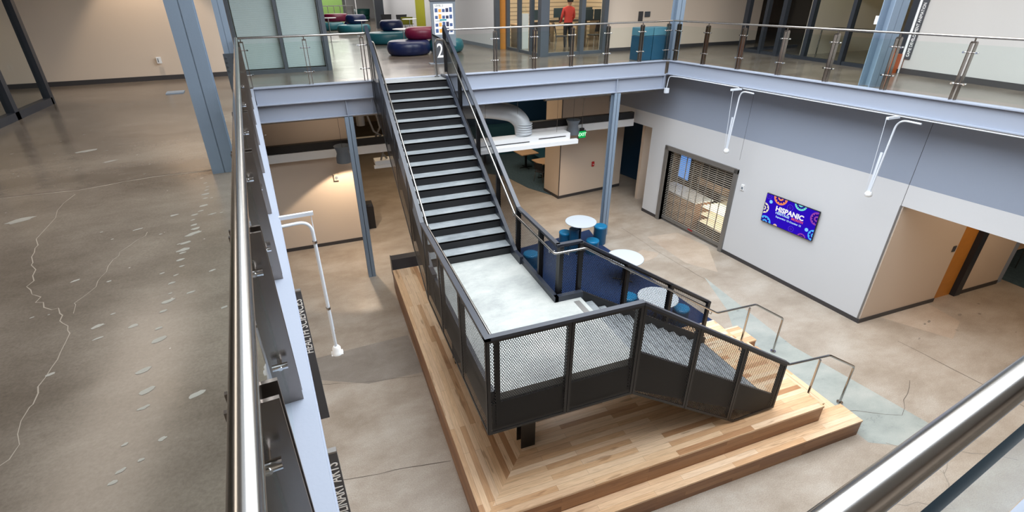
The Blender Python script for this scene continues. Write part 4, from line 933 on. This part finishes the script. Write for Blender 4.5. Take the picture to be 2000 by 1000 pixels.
# building columns
b=hcol(-1.14,6.62,L2,CEIL,.26,.22,.08); b.box(-1.32,-.98,6.46,6.78,L2,L2+.02); o=b.build('column',MT['column']); tag(o,'large blue-grey steel column in front on the left upper floor','column')
b=hcol(-1.55,13.2,L2,CEIL,.22,.24,.08); o=b.build('column',MT['column']); tag(o,'second blue-grey steel column behind the left guardrail corner','column')
b=MB(); b.box(-1.68,-1.40,13.05,13.07,L2,L2+.75); 
for i in range(2):
    for j in range(4): b.cyl((-1.62+.16*i,13.05,L2+.40+.09*j),(-1.62+.16*i,13.02,L2+.40+.09*j),.018,8)
b.build('bolted_plate',MT['frame'],o)
b=hcol(10.32,13.25,L2,CEIL,.26,.24); o=b.build('column',MT['column']); tag(o,'blue-grey steel column behind the far right guardrail corner','column')
b=hcol(11.02,7.62,L2,CEIL,.34,.26,-.115); o=b.build('column',MT['column']); tag(o,'blue-grey steel column behind the right guardrail','column')
# lounge ottomans
def pebble(parent,c,rx,ry,z0,h,mat,rot=0,name='cushion'):
    r=.14 if h>.3 else .09; b=MB(); pr=[]
    for k in range(9):
        t=-math.pi/2+math.pi*k/8; pr.append((1-r/rx*(1-math.cos(t))*.9, z0+h/2+(h/2)*math.sin(t) if False else z0+(h*.5)*(1+math.sin(t))))
    b.lathe((c[0],c[1],0),[(q*rx,z) for q,z in pr],36,1,ry/rx,rot); return b.build(name,mat,parent)
def sofa(lab,items,loc):
    t=thing('lounge_sofa',lab,'sofa',(loc[0],loc[1],L2))
    for (x,y,rx,ry,z,h,m) in items: pebble(t,(x,y),rx,ry,L2+z,h,MT[m],.0,'backrest' if z>.1 else 'seat')
    return t
sofa('navy and magenta round lounge sofa standing nearest the stair head',[(3.40,18.25,.74,.66,.01,.44,'navy'),(3.92,18.6,.56,.50,.45,.38,'magenta')],(3.4,18.2))
sofa('teal round lounge seat partly behind the number 2 sign',[(4.75,18.45,.62,.62,.01,.42,'teal')],(4.7,18.4))
sofa('teal round lounge seat with a navy backrest behind the magenta one',[(3.45,22.9,.90,.72,.01,.43,'teal'),(3.72,23.6,.50,.42,.44,.42,'navy')],(3.45,22.9))
sofa('teal and navy round lounge seat in the farther group',[(2.72,29.8,.86,.7,.01,.42,'teal'),(2.95,30.6,.55,.42,.43,.45,'navy')],(2.7,29.8))
sofa('teal lounge seat with a magenta backrest at the far left of the hall',[(1.75,33.4,.78,.6,.01,.4,'teal'),(3.1,34.0,.55,.5,.01,.4,'navy'),(2.15,34.1,.72,.45,.42,.42,'magenta')],(1.75,33.4))
def sidetable(x,y,lab,h=.62,r=.34):
    t=thing('side_table',lab,'table',(x,y,L2)); b=MB(); b.lathe((x,y,L2),[(r,h-.02),(r,h)],28); b.build('table_top',MT['white'],t)
    b=MB(); b.cyl((x,y,L2+.02),(x,y,L2+h),.022,10); b.build('pedestal',MT['chrome'],t); b=MB(); b.box(x-.28,x+.28,y-.015,y+.015,L2+.005,L2+.02); b.box(x-.015,x+.015,y-.28,y+.28,L2+.005,L2+.02); b.build('foot',MT['chrome'],t)
sidetable(3.72,20.9,'round white side table between the two nearer sofas',.66,.40)
sidetable(2.95,28.0,'round white side table by the farther teal sofa',.70,.34)
sidetable(1.22,24.7,'tall white side table beside the blind-covered windows',.98,.34)
def hchair(x,y,lab,mat,rz=0,sc=1.0):
    X=Matrix.Translation((x,y,L2))@Matrix.Rotation(rz,4,'Z')@Matrix.Diagonal((sc,sc,sc,1)); t=thing('shell_chair',lab,'chair',mat=Matrix.Translation((x,y,L2)))
    b=MB(X); b.prism([(-.26,.22,.48),(.26,.22,.48),(.30,.26,.80),(-.30,.26,.80)],(0,.02,0)); b.build('backrest',mat,t)
    b=MB(X); b.box(-.25,.25,-.22,.22,.44,.48); b.build('seat',mat,t)
    for sx in (-1,1):
        for sy in (-1,1): b=MB(X); b.tube([(sx*.18,sy*.16,.44),(sx*.25,sy*.24,0)],.012,6); b.build('leg',MT['steel'],t)
hchair(4.75,31.0,'dark shell chair on the left by the pale corridor wall',MT['dark'],2.6,1.05); hchair(5.2,30.0,'dark shell chair nearest the lime stripe by the corridor wall',MT['dark'],3.4,1.05)
hchair(5.25,27.9,'olive shell chair in front of the lime wall stripe',plain('olive_shell',(110,112,24),.5),2.8,1.0)
sidetable(5.15,26.9,'round pale table in front of the lime stripe',.74,.36)
t=thing('tub_chair','dark green tub armchair far down the corridor','chair',(4.9,45,L2)); pebble(t,(4.9,45),.55,.5,L2+.01,.42,plain('green_seat',(22,88,84),.5),0,'seat')
b=MB(); b.lathe((4.9,45,L2),[(.56,.35),(.62,.8),(.52,.8),(.46,.36)],24); b.build('backrest',plain('green_back',(18,78,74),.5),t)
t=thing('far_railing','pale railing with glass at the far end of the corridor','railing',(1.9,46.5,L2))
b=MB(); b.box(-1,4.4,46.45,46.55,L2+1.0,L2+1.06); b.build('handrail',MT['white'],t)
for k in range(12): b=MB(); b.box(-1+.48*k,-.95+.48*k,46.47,46.53,L2,L2+1.0); b.build('post',MT['steel_dark'],t)
b=MB(); b.box(3.75,3.80,38,38.05,L2,CEIL); o=b.build('corridor_sign_strip',MT['white']); tag(o,'slim white vertical strip in the corridor left of the dark column','post')
# number two directory
t=thing('directory_sign','grey directory sign with floor plans and a large number 2','sign',(3.85,15.4,L2))
b=MB(); b.py([(3.56,6.17),(4.25,5.80),(4.28,7.0),(3.55,7.0)],15.33,15.36); b.build('map_panel',MT['sign_grey'],t)
b=MB(); b.py([(3.57,L2+.02),(4.10,L2+.02),(4.12,6.3),(3.56,6.3)],15.42,15.46); b.build('number_panel',MT['sign'],t); b=MB(); b.box(3.55,4.28,15.30,15.46,7.0,7.03); b.build('cap',MT['sign'],t)
b=MB(); b.box(3.45,4.2,15.35,15.6,L2,L2+.015); b.build('base',MT['sign_grey'],t)
b=MB(); b.box(3.64,4.20,15.322,15.33,6.14,6.93); b.build('map_sheet',MT['letter'],t)
b=MB(); rd=random.Random(3)
for zz in (6.72,6.55,6.35,6.19):
    for k in range(5):
        b.cur=(0,1,0,2,0)[k]; x=3.67+.105*k; b.box(x,x+.08,15.315,15.322,zz,zz+rd.choice((.10,.12,.08)))
b.cur=3; b.box(3.80,4.0,15.315,15.322,6.50,6.54); b.box(3.85,4.05,15.315,15.322,6.155,6.185)
b.build('floor_plan',[plain('plan_blue',(62,84,132),.6),plain('plan_orange',(232,160,70),.6),plain('plan_navy',(44,44,76),.6),plain('plan_teal',(60,150,156),.6)],t)
Rx=Matrix.Rotation(math.pi/2,4,'X')
text('LEVEL 2',.07,MT['sign'],t,Matrix.Translation((3.80,15.32,6.885))@Rx); text('LEVEL 1',.07,MT['sign'],t,Matrix.Translation((3.80,15.32,6.49))@Rx)
text('2',.55,MT['letter'],t,Matrix.Translation((3.78,15.415,5.68))@Rx,'numeral',sx=.72,bold=.004)
# recycling bins at the corner
for x0,lab in ((9.18,'left dark teal recycling bin at the far right corner of the railing'),(9.62,'right dark teal recycling bin at the far right corner of the railing')):
    t=thing('recycling_bin',lab,'bin',(x0+.2,13.45,L2)); b=MB(); b.box(x0,x0+.42,13.28,13.75,L2,L2+.66); b.build('body',MT['bin'],t,bev=.01); b=MB(); b.box(x0,x0+.42,13.28,13.75,L2+.665,L2+.88); b.build('lid',plain('bin_lid',(70,116,134),.4),t,bev=.01)
# wall plates on the beige wall above the bins
b=MB(); b.box(10.76,10.92,15.81,15.84,6.24,6.55); o=b.build('room_sign',MT['base']); tag(o,'tall dark room number plate on the beige wall at the far right','sign')
b=MB(); b.box(11.0,11.2,15.81,15.84,6.38,6.54); o=b.build('room_sign',MT['sign']); tag(o,'small square dark plate beside the tall room plate','sign')
b=MB(); b.box(-3.49,-3.39,15.35,15.39,5.75,5.90); o=b.build('wall_outlet',MT['white']); tag(o,'white electrical outlet low on the beige wall at the left','outlet'); 
b2=MB(); b2.box(-3.465,-3.445,15.345,15.352,5.78,5.87); b2.build('socket',MT['sign_grey'],o)
# studio signs and furniture
Xs=Matrix.Translation((13.16,8.48,6.9)); t=thing('blade_sign','tall charcoal sign reading GAME DEVELOPMENT ANIMATION by the studio entrance','sign',(13.2,8.48,L2+.6))
pv=Vector((13.24,8.55,0)); dv=Vector((-.0972,-.995,0)); nn=Vector((-.995,.0972,0))
def sp_(u,z,o): q=pv+dv*u+nn*o; return (q.x,q.y,z)
b=MB(); b.prism([sp_(.0,5.67,.01),sp_(.13,5.67,.01),sp_(.13,8.6,.01),sp_(.0,8.6,.01)],nn*.02); b.build('board',MT['sign'],t); b=MB(); b.prism([sp_(-.08,5.35,.0),sp_(-.02,5.35,.0),sp_(-.02,9,.0),sp_(-.08,9,.0)],nn*.02); b.build('edge_strip',MT['white'],t)
mm=Matrix.Identity(4); 
for i,c in enumerate((Vector((0,0,1)),-dv,nn)): mm.col[i]=(c.x,c.y,c.z,0)
q=Vector(sp_(.10,5.72,.032)); mm.col[3]=(q.x,q.y,q.z,1)
text('GAME DEVELOPMENT ANIMATION',.10,MT['letter'],t,mm,ax='LEFT',ay='BOTTOM_BASELINE',sx=.72)
b=MB(); b.box(13.285,13.30,9.40,9.58,6.36,6.55); o=b.build('paper_notice',MT['white']); tag(o,'white paper notice taped to the dark studio glass','notice')
b=MB(); b.box(13.9,14.6,8.9,9.4,L2,L2+.45); b.box(12.95,13.25,8.62,8.9,L2,L2+.42); o=b.build('orange_cabinet',MT['orange']); tag(o,'low orange-brown cabinet at the studio doorway','cabinet')
t=thing('studio_desk','dark studio desk behind the storefront glass','desk',(15,10.5,L2)); b=MB(); b.box(14.4,15.2,9.6,12.0,L2+.72,L2+.76); b.build('table_top',MT['dark'],t)
for x,y in ((14.45,9.7),(15.15,9.7),(14.45,11.9),(15.15,11.9)): b=MB(); b.cyl((x,y,L2),(x,y,L2+.72),.02,6); b.build('leg',MT['steel'],t)
# inside the meeting room
def desk(x0,x1,y0,y1,lab,mat=MT['maple']):
    t=thing('classroom_desk',lab,'desk',((x0+x1)/2,(y0+y1)/2,L2)); b=MB(); b.box(x0,x1,y0,y1,L2+.74,L2+.78); b.build('table_top',mat,t); b=MB(); b.box(x0+.05,x0+.09,y0+.05,y1-.05,L2,L2+.74); b.box(x1-.09,x1-.05,y0+.05,y1-.05,L2,L2+.74); b.build('leg',MT['steel_dark'],t)
desk(7.5,8.9,18.6,19.4,'maple desk just inside the glass meeting room on the left'); desk(9.75,11.4,17.6,18.4,'dark desk under the monitors in the glass meeting room',MT['dark']); desk(9.6,11.8,20.0,20.8,'rear desk by the lit panelled wall of the meeting room',MT['dark'])
def monitor(x,y,lab,w=.55,rz=0):
    X=Matrix.Translation((x,y,L2+.78))@Matrix.Rotation(rz,4,'Z'); t=thing('monitor',lab,'monitor',mat=X); b=MB(X); b.box(-w/2,w/2,-.02,.02,.10,.45); b.build('screen',plain('monitor_back',(40,62,72),.4),t); b=MB(X); b.box(-.03,.03,-.01,.03,0,.12); b.box(-.12,.12,-.08,.08,0,.015); b.build('stand',MT['dark'],t)
for k,(x,y) in enumerate(((10.05,18.1),(10.65,18.1),(11.2,18.1),(10.1,20.4),(11.3,20.4),(8.6,19.1))):
    monitor(x,y,['monitor beside the person in red','middle monitor on the dark meeting room desk','monitor at the right end of the dark meeting room desk','rear left monitor near the lit panelled wall','rear right monitor near the lit panelled wall','monitor on the maple desk in the meeting room'][k])
t=thing('water_cooler','slim white cooler just inside the glass room on the left','cooler',(7.62,18.2,L2)); b=MB(); b.box(7.5,7.74,18.1,18.34,L2,L2+1.15); b.build('body',MT['white'],t); b=MB(); b.cyl((7.62,18.22,L2+1.15),(7.62,18.22,L2+1.42),.1,14,.06); b.build('bottle',MT['glass_room'],t)
for k,(x,y,rz) in enumerate(((8.3,18.1,.4),(9.9,17.1,3.3),(10.7,17.0,2.9),(8.6,17.2,1.2))):
    chair('task_chair',['office chair by the maple desk in the meeting room','office chair at the left of the dark meeting desk','office chair at the right of the dark meeting desk','office chair close to the meeting room glass corner'][k],x,y,rz,MT['dark'],MT['steel'],L2,.46)
# person seen through the glass
def person():
    c=Vector((9.26,18.0,L2-.13)); V=[];E=[];R=[]
    def v(x,y,z,r): V.append(tuple(c+Vector((x,y,z)))); R.append(r); return len(V)-1
    pel=v(0,0,.95,.15); ab=v(0,0,1.12,.14); ch=v(.01,.01,1.33,.165); nk=v(.02,.0,1.50,.06); hd0=v(.03,-.01,1.58,.075); hd=v(.035,-.015,1.68,.10)
    E+=[(pel,ab),(ab,ch),(ch,nk),(nk,hd0),(hd0,hd)]
    for s_ in (-1,1):
        sh=v(s_*.19,.0,1.40,.065); el=v(s_*.25,.03,1.13,.048); wr=v(s_*.20,.2,.97,.034); ha=v(s_*.18,.28,.95,.036); E+=[(ch,sh),(sh,el),(el,wr),(wr,ha)]
        for q in range(4):
            a=v(s_*(.15+.02*q),.36,.94-.003*q,.0085); E.append((ha,a))
        th=v(s_*.13,.31,.97,.01); E.append((ha,th))
        hp=v(s_*.09,0,.88,.10); kn=v(s_*.10,.01,.50,.065); an=v(s_*.10,-.02,.10,.045); ft=v(s_*.11,.12,.05,.045); E+=[(pel,hp),(hp,kn),(kn,an),(an,ft)]
    me=bpy.data.meshes.new('person'); me.from_pydata(V,E,[]); o=bpy.data.objects.new('person',me); COL.objects.link(o)
    m=o.modifiers.new('skin','SKIN'); sv=me.skin_vertices[0].data if me.skin_vertices else None
    if sv is None:
        bm=bmesh.new(); bm.from_mesh(me); bm.verts.layers.skin.verify(); bm.to_mesh(me); bm.free(); sv=me.skin_vertices[0].data
    for i,r in enumerate(R): sv[i].radius=(r,r*.8 if i<4 else r)
    sv[0].use_root=True
    s2=o.modifiers.new('sub','SUBSURF'); s2.levels=1; s2.render_levels=2
    m_,n,l,p=nm('skin_and_clothes'); tc=n.new('ShaderNodeTexCoord'); sx=n.new('ShaderNodeSeparateXYZ'); l.new(tc.outputs['Object'],sx.inputs[0])
    r=n.new('ShaderNodeValToRGB'); r.color_ramp.interpolation='CONSTANT'; e=r.color_ramp.elements
    mr=n.new('ShaderNodeMapRange'); mr.inputs['From Min'].default_value=c.z; mr.inputs['From Max'].default_value=c.z+2; l.new(sx.outputs[2],mr.inputs['Value']); l.new(mr.outputs[0],r.inputs[0])
    e[0].position=0; e[0].color=lin((30,30,34)); e[1].position=.475; e[1].color=lin((196,60,50)); k=e.new(.745); k.color=lin((176,128,100))
    l.new(r.outputs[0],p.inputs['Base Color']); p.inputs['Roughness'].default_value=.8; me.materials.append(m_)
    tag(o,'person in a red shirt seen from behind through the meeting room glass','person'); WM[o]=Matrix()
    b=MB(); b.lathe(c+Vector((.035,-.03,1.62)),[(.10,0),(.118,.06),(.11,.13),(.07,.18),(.01,.20)],20); b.build('hair',plain('dark_hair',(28,22,20),.8),o)
    b=MB()
    for s_ in (-1,1): b.lathe(c+Vector((.035+s_*.04,.085,1.69)),[(.008,-.008),(.014,0),(.008,.008)],8)
    b.build('eyes',MT['dark'],o)
    b=MB(); b.lathe(c+Vector((.035,.10,1.655)),[(.016,-.02),(.012,.0),(.004,.03)],8); b.box(c.x+.01,c.x+.06,c.y+.085,c.y+.095,c.z+1.615,c.z+1.622); b.build('nose_and_mouth',plain('lip',(150,96,80),.6),o)
person()

# shared group names of the repeated things
GR={'stool':'drum stools on the navy rug','cafe_table':'cafe tables on the lower floor','monitor':'monitors in the meeting room','downlight':'ceiling downlights over the left deck','recycling_bin':'recycling bins at the far corner','task_chair':'office chairs in the meeting room','glass_guardrail':'glass guardrails round the upper floor','conduit_drop':'conduit drops with sensor heads','pendant_light':'grey hourglass pendant lights','lounge_sofa':'round lounge sofas in the upper hall','side_table':'round side tables in the upper hall','shell_chair':'shell chairs along the corridor','classroom_desk':'desks in the meeting room','blade_sign':'charcoal department signs','side_chair':'dark side chairs on the lower floor','linear_raceway':'white raceways under the far deck','cable_tray':'black cable trays under the far deck','ceiling_pipe':'service pipes under the far deck'}
for o in bpy.data.objects:
    if 'label' in o.keys() and 'category' in o.keys():
        k=o.name.split('.')[0]
        if k=='column': o['group']='painted steel columns on the upper floor' if o.bound_box[0][2]>3 else 'painted steel columns on the lower floor'
        elif k in GR: o['group']=GR[k]
